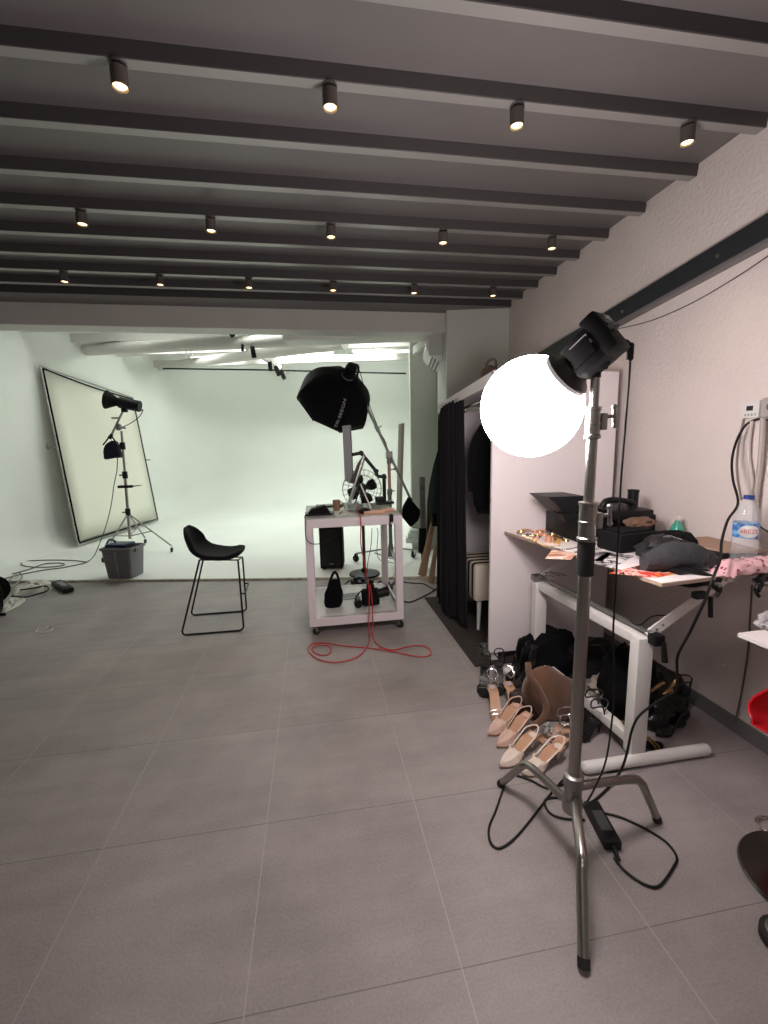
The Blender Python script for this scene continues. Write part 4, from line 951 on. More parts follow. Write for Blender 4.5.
mug(V3((.185, 3.72, TT2)), .033, .085, mat('brown_mug', (.30, .16, .10), .5), 'brown cup standing on the glass trolley top')
t = thing('glass_bowl', 'clear glass bowl on the trolley top in front of the screen', 'bowl', V3((.30, 3.62, TT2)))
bm = nbm(); lathe(bm, V3((.30, 3.62, TT2)), (0, 0, 1), [(.03, 0), (.05, .01), (.066, .05), (.068, .07), (.065, .07), (.060, .05), (.045, .014), (.01, .008)], 32); fin('bowl', bm, mat('clear_glass', (.9, .95, .95), .05, trans=.9, ior=1.2), t)
t = thing('paper_stack', 'white papers spread on the glass trolley top', 'papers', V3((.24, 3.5, TT2)))
bm = nbm(); box(bm, V3((.20, 3.50, TT2+.004)), (.16, .22, .006), rz=.3); fin('sheets', bm, mat('paper', (.55, .55, .52), .6), t, smooth=False)
bm = nbm(); box(bm, V3((.47, 3.44, TT2+.011)), (.17, .07, .02), rz=.05, bev=.004); tag(fin('peach_box', bm, mat('peach', (.75, .42, .30), .5)), 'flat peach coloured box near the trolley front edge', 'box')
bm = nbm(); box(bm, V3((.60, 3.52, TT2+.011)), (.11, .07, .02), rz=-.1, bev=.004); tag(fin('peach_box', bm, mat('peach', (0, 0, 0))), 'smaller peach coloured box right of the flat one on the trolley', 'box')
bm = nbm(); lump(bm, V3((.395, 3.46, TT2)), (.05, .04, .045), .3, 4, 2); tag(fin('black_mouse', bm, M_black), 'black rounded gadget on the trolley top beside the peach box', 'gadget')
t = thing('black_tray', 'thin black tablet lying at the back of the trolley top', 'tablet', V3((.12, 3.98, TT2)))
bm = nbm(); box(bm, V3((.13, 3.98, TT2+.006)), (.24, .13, .01), bev=.003); fin('body', bm, M_black, t)
bm = nbm(); box(bm, V3((.13, 3.98, TT2+.0115)), (.21, .11, .001)); fin('screen', bm, mat('screen_dark', (.01, .01, .012), .08), t)
t = thing('cable_clip', 'black spring clip on the right front corner rail of the trolley', 'clip', V3((.585, 3.29, .90)))
bm = nbm(); box(bm, V3((.585, 3.288, .925)), (.03, .022, .055), bev=.005); box(bm, V3((.585, 3.30, .953)), (.026, .05, .012), bev=.003); fin('jaw', bm, M_black, t)
bm = nbm(); tube(bm, [V3((.575, 3.28, .905)), V3((.572, 3.265, .88)), V3((.585, 3.27, .865))], .005, 8); fin('lever', bm, M_black, t)

# screen on an arm, tablet leg, folded reflector card
t = thing('monitor', 'white monitor seen edge-on held by a black jointed arm above the trolley', 'monitor', V3((.34, 3.9, 1.2)))
yM = 3.86
a = at(364, 456, y=yM); b = at(348, 507, y=yM); d = (b-a).normalized()
mm = Matrix((V3((0, 1, 0)), V3((0, 1, 0)).cross(d)*-1, d)).transposed().to_4x4(); mm.translation = a
Lm = (b-a).length
nrm = V3((0, 1, 0)).cross(d).normalized()
mm = Matrix((d, V3((.18, .98, 0)).normalized(), V3((.18, .98, 0)).cross(d).normalized()*-1)).transposed()
ydir = V3((.17, .985, 0)).normalized(); ydir = (ydir-d*ydir.dot(d)).normalized(); nd_ = ydir.cross(d).normalized()
mm = Matrix((d, ydir, d.cross(ydir))).transposed().to_4x4(); mm.translation = (a+b)/2+ydir*.12
bm = nbm(); box(bm, (0, 0, 0), (Lm, .46, .014), mtx=mm, bev=.004); mo = fin('casing', bm, mat('alu', (.62, .62, .62), .35, .4), t)
bm = nbm(); box(bm, (0, 0, -.009), (Lm*.96, .44, .004), mtx=mm); fin('screen', bm, mat('screen_dark', (0, 0, 0)), t)
bm = nbm(); box(bm, (0, 0, .012), (.10, .10, .016), mtx=mm, bev=.003); fin('mount', bm, M_black, t)
t = thing('screen_stand', 'black jointed monitor arm with upright post behind the trolley', 'monitor arm', V3((.60, 4.0, .94)))
pts = [at(350, 455, y=3.98), at(361, 453, y=3.98), at(376, 471, y=3.98), at(377, 476, y=3.98), at(384, 477, y=3.98)]
for k, (p, q_) in enumerate(zip(pts, pts[1:])):
    bm = nbm(); beam(bm, p, q_, .03, .034, up=(0, 1, 0), bev=.005); fin('link', bm, M_black, t)
for p in (pts[1], pts[2], pts[4]):
    bm = nbm(); cyl(bm, p-V3((0, .024, 0)), p+V3((0, .024, 0)), .022); fin('joint', bm, M_black, t)
bm = nbm(); pz = at(384, 474, y=3.98); cyl(bm, V3((pz.x, 3.98, TT2+.001)), V3((pz.x, 3.98, pz.z)), .017); fin('post', bm, M_black, t)
bm = nbm(); box(bm, V3((pz.x, 3.98, TT2+.012)), (.16, .12, .022), bev=.006); box(bm, V3((pz.x-.05, 3.97, TT2+.045)), (.08, .06, .05), bev=.01); fin('base', bm, M_black, t)
t = thing('reflector_card', 'long grey card folded to a V hanging below the octagonal softbox', 'reflector', V3((.24, 3.95, 1.4)))
yR = 3.93
bm = nbm(); prism(bm, [at(342.3, 426, y=yR), at(349.8, 425, y=yR), at(352.5, 478, y=yR), at(352, 484, y=yR), at(344.8, 481, y=yR)], (.02, .10, 0)); fin('upright_panel', bm, mat('card_grey', (.34, .36, .36), .6), t, smooth=False)
bm = nbm(); prism(bm, [at(352, 478, y=yR), at(357, 464, y=yR), at(364, 454, y=yR), at(360, 466, y=yR), at(352, 484, y=yR)], (.02, .10, 0)); fin('folded_panel', bm, mat('card_light', (.58, .60, .58), .6), t, smooth=False)
t = thing('easel', 'slim white easel leg slanting down from the monitor to the trolley top', 'easel', at(371, 510, y=3.75))
bm = nbm(); beam(bm, at(360.5, 484, y=3.76), V3((at(371, 511, y=3.70).x, 3.70, TT2+.002)), .012, .022, up=(0, 1, 0)); fin('leg', bm, M_white, t, smooth=False)
bm = nbm(); beam(bm, at(360.5, 484, y=3.76), V3((at(355, 511, y=3.90).x, 3.92, TT2+.002)), .010, .016, up=(0, 1, 0)); fin('rear_leg', bm, M_black, t, smooth=False)

# lower shelf things
SZ = .149
t = thing('black_pouch', 'black cloth bag with looped handle on the lower trolley shelf', 'bag', V3((.12, 3.52, SZ)))
pc = at(334, 612, z=SZ); pc = V3((pc.x, 3.55, SZ))
bm = nbm(); rows = []
for i in range(15):
    s = i/14; w = (.095*math.sin(PI*(.22+.55*s))*(1-s*.55)+.006); z = .235*s; dp = .05*(1-s*.8); row = []
    for k in range(16):
        a = 2*PI*k/16; nn = 1+.08*mnoise.noise(V3((math.cos(a)*2, math.sin(a)*2, s*5)))
        row.append(pc+V3((.02*s+w*math.cos(a)*nn, dp*math.sin(a)*nn, z)))
    rows.append(row)
V = grid(bm, rows, closed=True); bm.faces.new(V[0]); bm.faces.new(V[-1][::-1]); fin('body', bm, M_cloth, t)
bm = nbm(); tube(bm, [pc+V3((-.035, 0, .16)), pc+V3((-.01, 0, .24)), pc+V3((.02, 0, .295)), pc+V3((.045, 0, .27)), pc+V3((.062, 0, .18)), pc+V3((.068, 0, .10))], .011, 10); fin('handle', bm, M_cloth, t)
t = thing('camera', 'black camera lying on the lower trolley shelf', 'camera', V3((.40, 3.50, SZ)))
pc = V3((.43, 3.50, SZ))
bm = nbm(); box(bm, pc+V3((0, 0, .075)), (.15, .075, .14), rz=.15, bev=.02); box(bm, pc+V3((0, 0, .165)), (.06, .06, .045), rz=.15, bev=.012); fin('body', bm, M_blackm, t)
bm = nbm(); lathe(bm, pc+V3((.05, -.02, .10)), (.9, .2, .12), [(.036, 0), (.040, .02), (.040, .07), (.043, .075), (.043, .10), (.036, .10)], 28); fin('lens', bm, M_black, t)
bm = nbm(); lathe(bm, pc+V3((-.11, -.02, .035)), (0, -1, 0), [(.03, -.03), (.034, -.02), (.034, .03), (.03, .035)], 24); fin('lens_cap', bm, M_black, t)
bm = nbm(); tube(bm, [pc+V3((-.06, 0, .14)), pc+V3((-.10, -.02, .12)), pc+V3((-.13, -.02, .07)), pc+V3((-.10, -.05, .03))], .006, 8); fin('strap', bm, M_black, t)
t = thing('keyboard', 'pale keyboard lying on the lower trolley shelf behind the camera', 'keyboard', V3((.24, 3.72, SZ)))
bm = nbm(); box(bm, V3((.25, 3.74, SZ+.006)), (.22, .12, .010), rz=.1, bev=.002); fin('base', bm, mat('kb', (.5, .5, .5), .4), t, smooth=False)
for r_ in range(4):
    for c_ in range(10):
        bm = nbm(); box(bm, V3((.25-.095+.021*c_, 3.74-.04+.026*r_+.0021*c_, SZ+.014)), (.016, .019, .005), rz=.1); fin('key', bm, mat('kbk', (.22, .22, .22), .5), t, smooth=False)

# cables around the trolley
pz2 = lambda px, py, y: at(px, py, y=y)
cable('red_cable', [top(359, 505, .012), V3((.345, 3.44, TT2+.01)), V3((.345, 3.33, TT2+.012)), V3((.345, 3.285, .92)), pz2(361, 545, 3.27), pz2(365, 565, 3.27), pz2(369, 590, 3.265), pz2(369, 610, 3.26), pz2(369, 628, 3.24)]
      + fl((369, 642), (360, 655), (345, 661), (330, 662), (316, 658), (308, 650), (312, 644), (325, 643), (345, 646), (370, 648), (395, 652), (415, 656), (428, 656), (431, 651), (424, 646), (410, 646), (392, 650), (378, 645), (373, 636)) + [pz2(373, 622, 3.25), pz2(372, 600, 3.26), pz2(370, 585, 3.27)], .0042, M_redc, 'long red cable hanging from the trolley and looping on the floor')
cable('red_cable', fl((331, 652), (326, 655), (317, 654), (312, 649), (318, 645), (329, 646), (331, 650)), .004, M_redc, 'small separate coil of red cable left of the trolley')
cable('trolley_cable', [V3((.02, 3.42, TT2+.01)), V3((-.075, 3.37, TT2+.02)), pz2(306, 522, 3.28), pz2(305.5, 530, 3.28), pz2(307, 540, 3.28), pz2(314, 544, 3.28), pz2(326, 542, 3.30), pz2(336, 535, 3.4), V3((.185, 3.41, .95)), V3((.22, 3.52, .96))], .0035, M_black, 'black cable curling around the left front post of the trolley')
cable('trolley_cable', [pz2(372, 528, 3.8), pz2(371, 545, 3.8), pz2(368, 562, 3.85), pz2(366, 578, 3.9), pz2(362, 588, 4.1)], .003, mat('green_black', (.02, .03, .02), .5), 'dark cable hanging inside the trolley frame near its middle')
cable('trolley_cable', [pz2(377, 528, 4.15), pz2(378, 534, 4.15), pz2(377, 552, 4.15), pz2(380, 560, 4.15), pz2(389, 562, 4.2), pz2(396, 564, 4.3), pz2(397, 570, 4.3), pz2(390, 580, 4.3)], .003, M_black, 'thin black cable bowing down behind the trolley')
for k, ps in enumerate((((345, 584), (352, 580), (362, 584), (375, 588), (390, 586), (398, 582), (412, 583), (424, 584), (434, 590)), ((350, 588), (365, 592), (382, 594), (400, 600), (410, 602), (420, 598), (430, 593), (437, 588)), ((385, 580), (390, 570), (396, 566), (398, 574), (392, 584), (380, 589)))):
    cable('floor_cable', [at(x, y, z=.008) for x, y in ps], .006, M_black, ('upper black cable running from the power strip towards the curtain', 'lower black cable curving from the power strip to the curtain', 'black cable loop standing behind the trolley')[k])
t = thing('power_strip', 'black power strip with plugs on the floor behind the trolley', 'power strip', at(372, 586, z=0))
pa_ = at(352, 584, z=0); pb2 = at(392, 590, z=0); d = pb2-pa_; an = math.atan2(d.y, d.x)
bm = nbm(); box(bm, (pa_+pb2)/2+V3((0, 0, .022)), (d.length, .06, .04), rz=an, bev=.006); fin('body', bm, M_black, t)
for k in range(5):
    q = pa_.lerp(pb2, (k+.5)/5); bm = nbm(); box(bm, q+V3((0, 0, .062)), (.04, .036, .04), rz=an, bev=.006); fin('plug', bm, M_black, t)

# ================================================================== PEDESTAL FAN (behind the trolley)
FY = 4.80; fc = at(362, 489, y=FY); fr = 19.5/F*FY*1.0
t = thing('pedestal_fan', 'pedestal fan with round wire cage on a red-brown pole and disc base', 'fan', V3((fc.x, FY, 0)))
fz = V3((fc.x, FY, fc.z))
bm = nbm(); lathe(bm, V3((fc.x, FY, .023)), (0, 0, 1), [(.17, 0), (.178, .006), (.172, .020), (.10, .032), (.04, .042), (.03, .075), (.02, .078)], 40); fin('base', bm, M_black, t)
bm = nbm(); cyl(bm, V3((fc.x, FY, .09)), V3((fc.x, FY, .70)), .018); fin('lower_pole', bm, mat('pole_brown', (.10, .03, .022), .35), t)
bm = nbm(); cyl(bm, V3((fc.x, FY, .70)), V3((fc.x, FY, fc.z-.06)), .012); cyl(bm, V3((fc.x, FY, .68)), V3((fc.x, FY, .74)), .026); fin('upper_pole', bm, M_black, t)
bm = nbm(); ell(bm, fz+V3((0, .09, 0)), (.06, .09, .065)); cyl(bm, fz+V3((0, .05, -.10)), fz+V3((0, .05, .0)), .022); fin('motor', bm, M_black, t)
for b_ in range(4):
    bm = nbm(); rows = []
    for i in range(8):
        s = i/7; r = .03+(fr*.78-.03)*s; row = []
        for k in range(5):
            a = 2*PI*b_/4+.4+(k-2)/2*(.22+.36*math.sin(PI*min(1, .15+.75*s)))
            row.append(fz+V3((r*math.cos(a), -.02-(k-2)*.012, r*math.sin(a))))
        rows.append(row)
    grid(bm, rows); fin('blade', bm, M_black, t, solid=.002)
bm = nbm()
for y0, rr in ((-.07, fr*.75), (-.035, fr), (.02, fr), (.05, fr*.7), (-.075, fr*.3)):
    tube(bm, [fz+V3((rr*math.cos(a), y0, rr*math.sin(a))) for a in [2*PI*k/24 for k in range(24)]], .0028, 6, n=2, closed=True)
for k in range(22):
    a = 2*PI*k/22; c_, s_ = math.cos(a), math.sin(a)
    tube(bm, [fz+V3((.03*c_, -.08, .03*s_)), fz+V3((fr*.7*c_, -.072, fr*.7*s_)), fz+V3((fr*c_, -.035, fr*s_)), fz+V3((fr*c_, .02, fr*s_)), fz+V3((fr*.5*c_, .055, fr*.5*s_))], .0016, 5, n=2)
fin('cage', bm, mat('cage_grey', (.16, .16, .16), .3, .7), t)
bm = nbm(); cyl(bm, fz+V3((0, -.085, 0)), fz+V3((0, -.078, 0)), .032); fin('badge', bm, M_black, t)

# ================================================================== SPEAKER
t = thing('speaker', 'black box loudspeaker standing on the white floor behind the trolley', 'speaker', at(330, 571, z=0))
pc = V3((.185, 5.22, .023))
bm = nbm(); box(bm, pc+V3((0, 0, .275)), (.275, .26, .53), rz=-.15, bev=.02); fin('cabinet', bm, M_blackm, t)
bm = nbm(); box(bm, pc+V3((-.018, -.125, .27)), (.235, .012, .46), rz=-.15, bev=.004); g = fin('grille', bm, mat('grille', (.012, .012, .013), .6, bump=.8, bscale=400), t)
bm = nbm(); box(bm, pc+V3((-.02, -.134, .07)), (.05, .003, .012), rz=-.15); fin('badge', bm, M_steeld, g)
for a in (-1, 1):
    for b in (-1, 1):
        bm = nbm(); cyl(bm, pc+V3((a*.10, b*.09, 0)), pc+V3((a*.10, b*.09, .012)), .015); fin('foot', bm, M_rubber, t)

# ================================================================== BOOM STAND + OCTABOX + SANDBAG
BY = 5.06
bp = V3((at(392, 560, y=BY).x, BY, 0)); pv = at(388.5, 455, y=BY)
bp.x = (at(391, 546, y=BY).x+pv.x)/2
t = thing('boom_stand', 'rolling steel boom stand behind the trolley carrying the octagonal softbox', 'boom stand', bp)
bm = nbm(); cyl(bm, V3((bp.x, BY, .20)), V3((bp.x, BY, .95)), .024); fin('lower_column', bm, M_steel, t)
bm = nbm(); cyl(bm, V3((bp.x, BY, .95)), V3((bp.x, BY, pv.z)), .019); fin('upper_column', bm, mat('steel_copper_reflection', (.62, .34, .25), .35, .55), t)  # copper-coloured reflection on the steel put into its base colour
bm = nbm(); lathe(bm, V3((bp.x, BY, .90)), (0, 0, 1), [(.02, 0), (.032, .004), (.032, .07), (.02, .075)], 20); cyl(bm, V3((bp.x, BY, .94)), V3((bp.x+.06, BY-.01, .95)), .008); c = fin('collar', bm, M_steeld, t)
bm = nbm(); cyl(bm, V3((bp.x, BY, 1.20)), V3((bp.x+.055, BY-.01, 1.205)), .007); ell(bm, V3((bp.x+.06, BY-.01, 1.205)), (.014,)*3, 12); fin('knob', bm, M_steeld, t)
bm = nbm(); box(bm, V3((bp.x, BY-.02, pv.z)), (.075, .06, .09), bev=.012); cyl(bm, V3((bp.x, BY-.07, pv.z)), V3((bp.x, BY+.05, pv.z)), .03); cyl(bm, V3((bp.x+.0, BY-.02, pv.z-.10)), V3((bp.x, BY-.02, pv.z-.03)), .03); fin('pivot_clamp', bm, M_steeld, t)
hubz = .235
bm = nbm(); cyl(bm, V3((bp.x, BY, .15)), V3((bp.x, BY, .30)), .04, .03); fin('hub', bm, M_steeld, t)
for q in (at(356, 562, z=.02), at(413.5, 558, z=.02), at(399, 578, z=.02)):
    q = V3((q.x, q.y, 0)); d = (q-V3((bp.x, BY, 0)));
    bm = nbm(); beam(bm, V3((bp.x, BY, hubz+.02)), V3((bp.x, BY, 0))+d*.97+V3((0, 0, .135)), .032, .018, bev=.003)
    beam(bm, V3((bp.x, BY, .12)), V3((bp.x, BY, 0))+d*.45+V3((0, 0, .17)), .012, .012); l = fin('leg', bm, M_steeld, t)
    dn = d.normalized(); s = V3((-dn.y, dn.x, 0)); w = q+V3((0, 0, .023+.045))
    bm = nbm(); lathe(bm, w-s*.013, s, [(.015, 0), (.042, .003), (.045, .008), (.045, .018), (.042, .023), (.015, .026)], 24); fin('wheel', bm, M_rubber, l)
    bm = nbm()
    for k in (-1, 1): beam(bm, w+s*k*.018, w+s*k*.018+dn*-.01+V3((0, 0, .07)), .003, .03, up=dn)
    fin('fork', bm, M_chrome, l)
bA = at(357, 386, y=BY); bB = at(411, 500, y=BY)
bm = nbm(); tube(bm, [bA, bA.lerp(bB, .5), bB], .0155, 14, smooth=False); fin('boom_arm', bm, M_steeld, t)
bm = nbm(); m_ = bA.lerp(bB, .36); dn = (bB-bA).normalized(); cyl(bm, m_-dn*.04, m_+dn*.04, .023); cyl(bm, m_, m_+V3((.05, -.02, .03)), .007); fin('boom_collar', bm, M_steeld, t)
cable('boom_cable', [at(357, 367, y=BY), at(360, 372, y=BY), at(366, 395, y=BY), at(372, 412, y=BY), at(380, 432, y=BY), at(385, 441, y=BY), at(388, 450, y=BY)], .0045, M_black, 'black cable strung from the softbox head to the boom clamp')
# octabox
OC = at(333, 405, y=BY+.20); AP = at(347, 377, y=BY-.08)
oax = (OC-AP); OL = oax.length; oax.normalize(); OR = 36/F*BY*1.0
t = thing('octabox', 'large black octagonal softbox tilted down to the left with white lettering', 'softbox', bA)
mO, _ = frame_m(AP, OC)
bm = nbm(); rings = []
NP = 8
for i in range(11):
    s = i/10; r = .065+(OR-.065)*math.sin(s*PI/2)**.9; h = OL*(1-math.cos(s*PI/2))**.9
    ring = []
    for k in range(NP*4):
        a = 2*PI*k/(NP*4)+.2; w = (k % 4)/4; bul = math.cos(PI/NP)/math.cos((w-.5)*2*PI/NP); ring.append(mO @ V3((r*bul/math.cos(PI/NP)*math.cos(a)*.985, r*bul/math.cos(PI/NP)*math.sin(a)*.985, h)))
    rings.append(ring)
grid(bm, rings, closed=True)
sh = fin('shell', bm, mat('octa_black', (.004, .004, .005), .8, spec=.2, bump=.1, bscale=100), t, solid=.004)
bm = nbm(); ring = [mO @ V3((OR*.99*math.cos(2*PI*k/8+.2), OR*.99*math.sin(2*PI*k/8+.2), OL*.96)) for k in range(8)]; bm.faces.new([bm.verts.new(p) for p in ring]); fin('diffuser', bm, mat('diffuser_cloth', (.75, .75, .74), .9), t, smooth=False)
for k in range(8):
    a = 2*PI*k/8+.2; pts = [mO @ V3(((.065+(OR-.065)*math.sin(s*PI/2)**.9)*1.005*math.cos(a), (.065+(OR-.065)*math.sin(s*PI/2)**.9)*1.005*math.sin(a), OL*(1-math.cos(s*PI/2))**.9)) for s in (0, .2, .4, .6, .8, 1)]
    pts.append(pts[-1]+(pts[-1]-pts[-2]).normalized()*.03)
    bm = nbm(); tube(bm, pts, .005, 6, n=3); fin('rib', bm, M_black, t)
# lettering on one panel
def surf(a, s, off=.006):
    r = .065+(OR-.065)*math.sin(s*PI/2)**.9; return mO @ V3(((r+off)*math.cos(a), (r+off)*math.sin(a), OL*(1-math.cos(s*PI/2))**.9-off*.5))
best = None; target = V3((0, 0, 0))
def pxof(P):
    d = P-CAM; z = d.dot(CF); return 384+F*d.dot(CR)/z, 512-F*d.dot(CU)/z
cand = []
for ia in range(180):
    a = 2*PI*ia/180
    p = pxof(surf(a, .85)); q = pxof(surf(a, .35))
    e = (p[0]-338)**2+(p[1]-421)**2+(q[0]-344)**2+(q[1]-397)**2
    cam_ok = (surf(a, .6)-surf(a, .6, 0)).dot(CAM-surf(a, .6)) > 0
    if cam_ok: cand.append((e, a))
aL = min(cand)[1]
cu = bpy.data.curves.new('txt', 'FONT'); cu.body = 'DII-SEEGN'; cu.size = 1; cu.align_y = 'CENTER'
tmp = bpy.data.objects.new('tmp', cu); COL.objects.link(tmp); dg = bpy.context.evaluated_depsgraph_get(); me = bpy.data.meshes.new_from_object(tmp.evaluated_get(dg)); bpy.data.objects.remove(tmp)
bm = nbm(); bm.from_mesh(me); bmesh.ops.triangulate(bm, faces=bm.faces)
xs = [v.co.x for v in bm.verts]; W = max(xs)-min(xs)
S0, S1, HH = .92, .38, .036
for v in bm.verts:
    f = (v.co.x-min(xs))/W; s = S0+(S1-S0)*f
    r = .065+(OR-.065)*math.sin(s*PI/2)**.9
    v.co = surf(aL+v.co.y*HH/r*1.2, s, .009)
fin('lettering', bm, mat('letter_white', (.55, .55, .55), .6), sh, smooth=False)
# strobe head
hd = -oax; HB0 = AP-oax*-.02
bm = nbm(); cyl(bm, HB0, HB0+hd*.035, .075, .065, 28); fin('speed_ring', bm, M_steeld, t)
bm = nbm(); cyl(bm, HB0+hd*.035, HB0+hd*.17, .062, .058, 28); ell(bm, HB0+hd*.17, (.058, .058, .03), rot=hd.to_track_quat('Z', 'Y').to_euler()); sh_ = fin('strobe_head', bm, M_black, t)
bm = nbm()
for k in range(8): cyl(bm, HB0+hd*(.05+k*.013), HB0+hd*(.054+k*.013), .0645, seg=28)
fin('cooling_fin', bm, M_blackm, sh_)
bm = nbm(); tube(bm, [HB0+hd*.16+V3((.03, 0, .03)), HB0+hd*.12+V3((.085, -.02, .03)), HB0+hd*.05+V3((.10, -.02, -.01)), bA+V3((.0, 0, .0))], .012, 10); fin('bracket', bm, M_black, sh_)
t = thing('sandbag', 'black counterweight sandbag hanging from the lower end of the boom', 'sandbag', bB)
pc = at(410.5, 512, y=BY)
bm = nbm(); poly = [at(x, y, y=BY-.05) for x, y in ((409, 497), (421, 511), (419, 520), (411, 528), (402, 517), (403, 508))]
prism(bm, poly, (.01, .10, 0)); bmesh.ops.bevel(bm, geom=list(bm.edges), offset=.012, segments=2, affect='EDGES'); fin('bag', bm, M_cloth, t)
bm = nbm(); tube(bm, [bB+V3((-.01, -.02, .03)), bB+V3((.012, 0, .0)), at(409, 499, y=BY)], .008, 8); fin('strap', bm, M_cloth, t)

# ================================================================== THINGS LEANING BY THE CURTAIN
PB0 = at(395, 540, v=6.0); PB1 = at(400.5, 540, v=6.0); PB0.z = PB1.z = .024
t = thing('white_plank', 'tall white board standing behind the boom stand', 'board', at(399, 560, z=0))
bm = nbm(); prism(bm, [at(398.5, 424, v=6.0), at(404.5, 423, v=6.0), PB1, PB0], VA*.03); fin('board', bm, mat('plank_white', (.56, .55, .48), .7), t, smooth=False)
bm = nbm(); prism(bm, [at(401.8, 423.4, v=5.99), at(404.5, 423, v=5.99), PB1-VA*.01, PB1-VA*.01-UA*.03], VA*.008); fin('edge_strip', bm, mat('plank_edge', (.34, .30, .24), .8), t, smooth=False)
def leaning(pts, y, dep, m, label, nm, cat, v=None):
    bm = nbm(); prism(bm, [at(x, yy, y=y) for x, yy in pts], (0, dep, 0)); return tag(fin(nm, bm, m, smooth=False), label, cat)
leaning([(433, 516), (436.5, 516), (426, 577), (418.5, 575)], 4.58, .03, M_wood, 'raw brown wooden board leaning by the black curtain', 'wooden_board', 'board')
leaning([(435, 545), (438, 545), (434, 585), (428, 582)], 4.40, .02, mat('wood_light', (.42, .30, .20), .7), 'thin light wooden slat leaning next to the wider brown board', 'wooden_plank', 'board')
bm = nbm(); lathe(bm, at(424, 566, y=4.88), at(422, 477, y=4.95)-at(424, 566, y=4.88), [(.03, 0), (.034, .005), (.034, (at(422, 477, y=4.95)-at(424, 566, y=4.88)).length)], 20); tag(fin('paper_roll', bm, mat('roll_grey', (.14, .135, .125), .5, var=.3, vscale=20)), 'grey paper roll standing between the boards and the sandbag', 'roll')
leaning([(420, 529), (431, 529), (429, 556), (419, 553)], 4.80, .05, M_blackm, 'small black panel leaning on the grey paper roll', 'black_board', 'panel')
leaning([(428, 500), (434, 490), (432, 540), (426, 548)], 4.72, .03, mat('panel_brown', (.05, .04, .035), .6), 'dark narrow panel between the roll and the curtain', 'dark_board', 'panel')
t = thing('green_garment', 'dark green coat hanging against the wardrobe end beside the curtain', 'clothing', at(437, 450, y=4.2))
bm = nbm(); rows = []
L_ = [(441, 441), (437, 452), (433, 466), (429, 485), (427, 503), (427, 512)]; Rr = [(450, 441), (452, 452), (453, 466), (453, 485), (452, 503), (452, 514)]
for a, b in zip(L_, Rr):
    pa_ = at(*a, y=4.15); pb2 = at(*b, y=4.15)
    rows.append([pa_.lerp(pb2, .5)+V3(((pb2-pa_).length/2*math.cos(2*PI*k/20)*(1+.08*math.sin(k*2.5)), .05*math.sin(2*PI*k/20), (pb2-pa_).z/2*math.cos(2*PI*k/20))) for k in range(20)])
V = grid(bm, rows, closed=True); bm.faces.new(V[0]); bm.faces.new(V[-1][::-1]); fin('body', bm, mat('dark_green', (.012, .022, .018), .9, bump=.3), t)
bm = nbm(); prism(bm, [at(433, 505, y=4.12), at(440, 503, y=4.12), at(440, 527, y=4.12), at(432, 526, y=4.12)], (0, .05, 0)); fin('hem', bm, M_blackm, t)
for k, (x0, x1, y0, y1) in enumerate(((406, 418, 538, 543.5), (408, 421, 533.5, 538), (410, 419, 530, 533.5))):
    a = at(x0, y1, v=5.85); b = at(x1, y0, v=5.85); c = (a+b)/2
    if k == 0: zb = a.z
    bm = nbm(); box(bm, c+VA*.09, ((b-a).xy.length, .18, abs(b.z-a.z)*.97), rz=-TH, bev=.006); tag(fin('white_box', bm, mat('box_white', (.62, .66, .62), .5)), 'white case on the back room floor, %s of the stack of three' % ('bottom', 'middle', 'top')[k], 'case', 'white cases stacked by the pier')

# ================================================================== AIR CONDITIONER
t = thing('air_conditioner', 'white wall air conditioner with slatted front high beside the pier', 'air conditioner', uv(.5, 5.5, 2.5))
pr = [(0, 0), (0, .30), (-.16, .30), (-.21, .24), (-.215, .10), (-.15, 0)]   # (u out of wall, z)
a0 = 5.05; a1 = 5.75; zb = 2.30
a0, a1, zb = 5.0, 5.70, 2.38
bm = nbm(); prism(bm, [uv(.493+x, a0, zb+z) for x, z in ((-.03, 0), (0, .02), (0, .28), (-.13, .29), (-.19, .24), (-.20, .16), (-.17, .11))], VA*(a1-a0)); bmesh.ops.bevel(bm, geom=list(bm.edges), offset=.008, segments=2, affect='EDGES'); fin('body', bm, M_white, t)
for k in range(3):
    x, z = -.055-.035*k, .012+.0245*k+.001
    bm = nbm(); beam(bm, uv(.493+x, a0+.05, zb+z), uv(.493+x, a1-.05, zb+z), .012, .010); fin('slat', bm, mat('slat_grey', (.05, .055, .05), .5), t)
bm = nbm(); box(bm, (0, 0, 0), (.15, .006, .20), mtx=MT(.493-.09, a0-.004, zb+.17), bev=.002); fin('end_cap', bm, mat('cap_grey', (.5, .51, .48), .5), t)
bm = nbm(); beam(bm, uv(.44, 4.98, 2.70), uv(.20, 5.85, 2.68), .05, .09); o = fin('support_bracket', bm, M_wbeam, smooth=False); tag(o, 'white slanting bracket beam above the air conditioner', 'bracket')

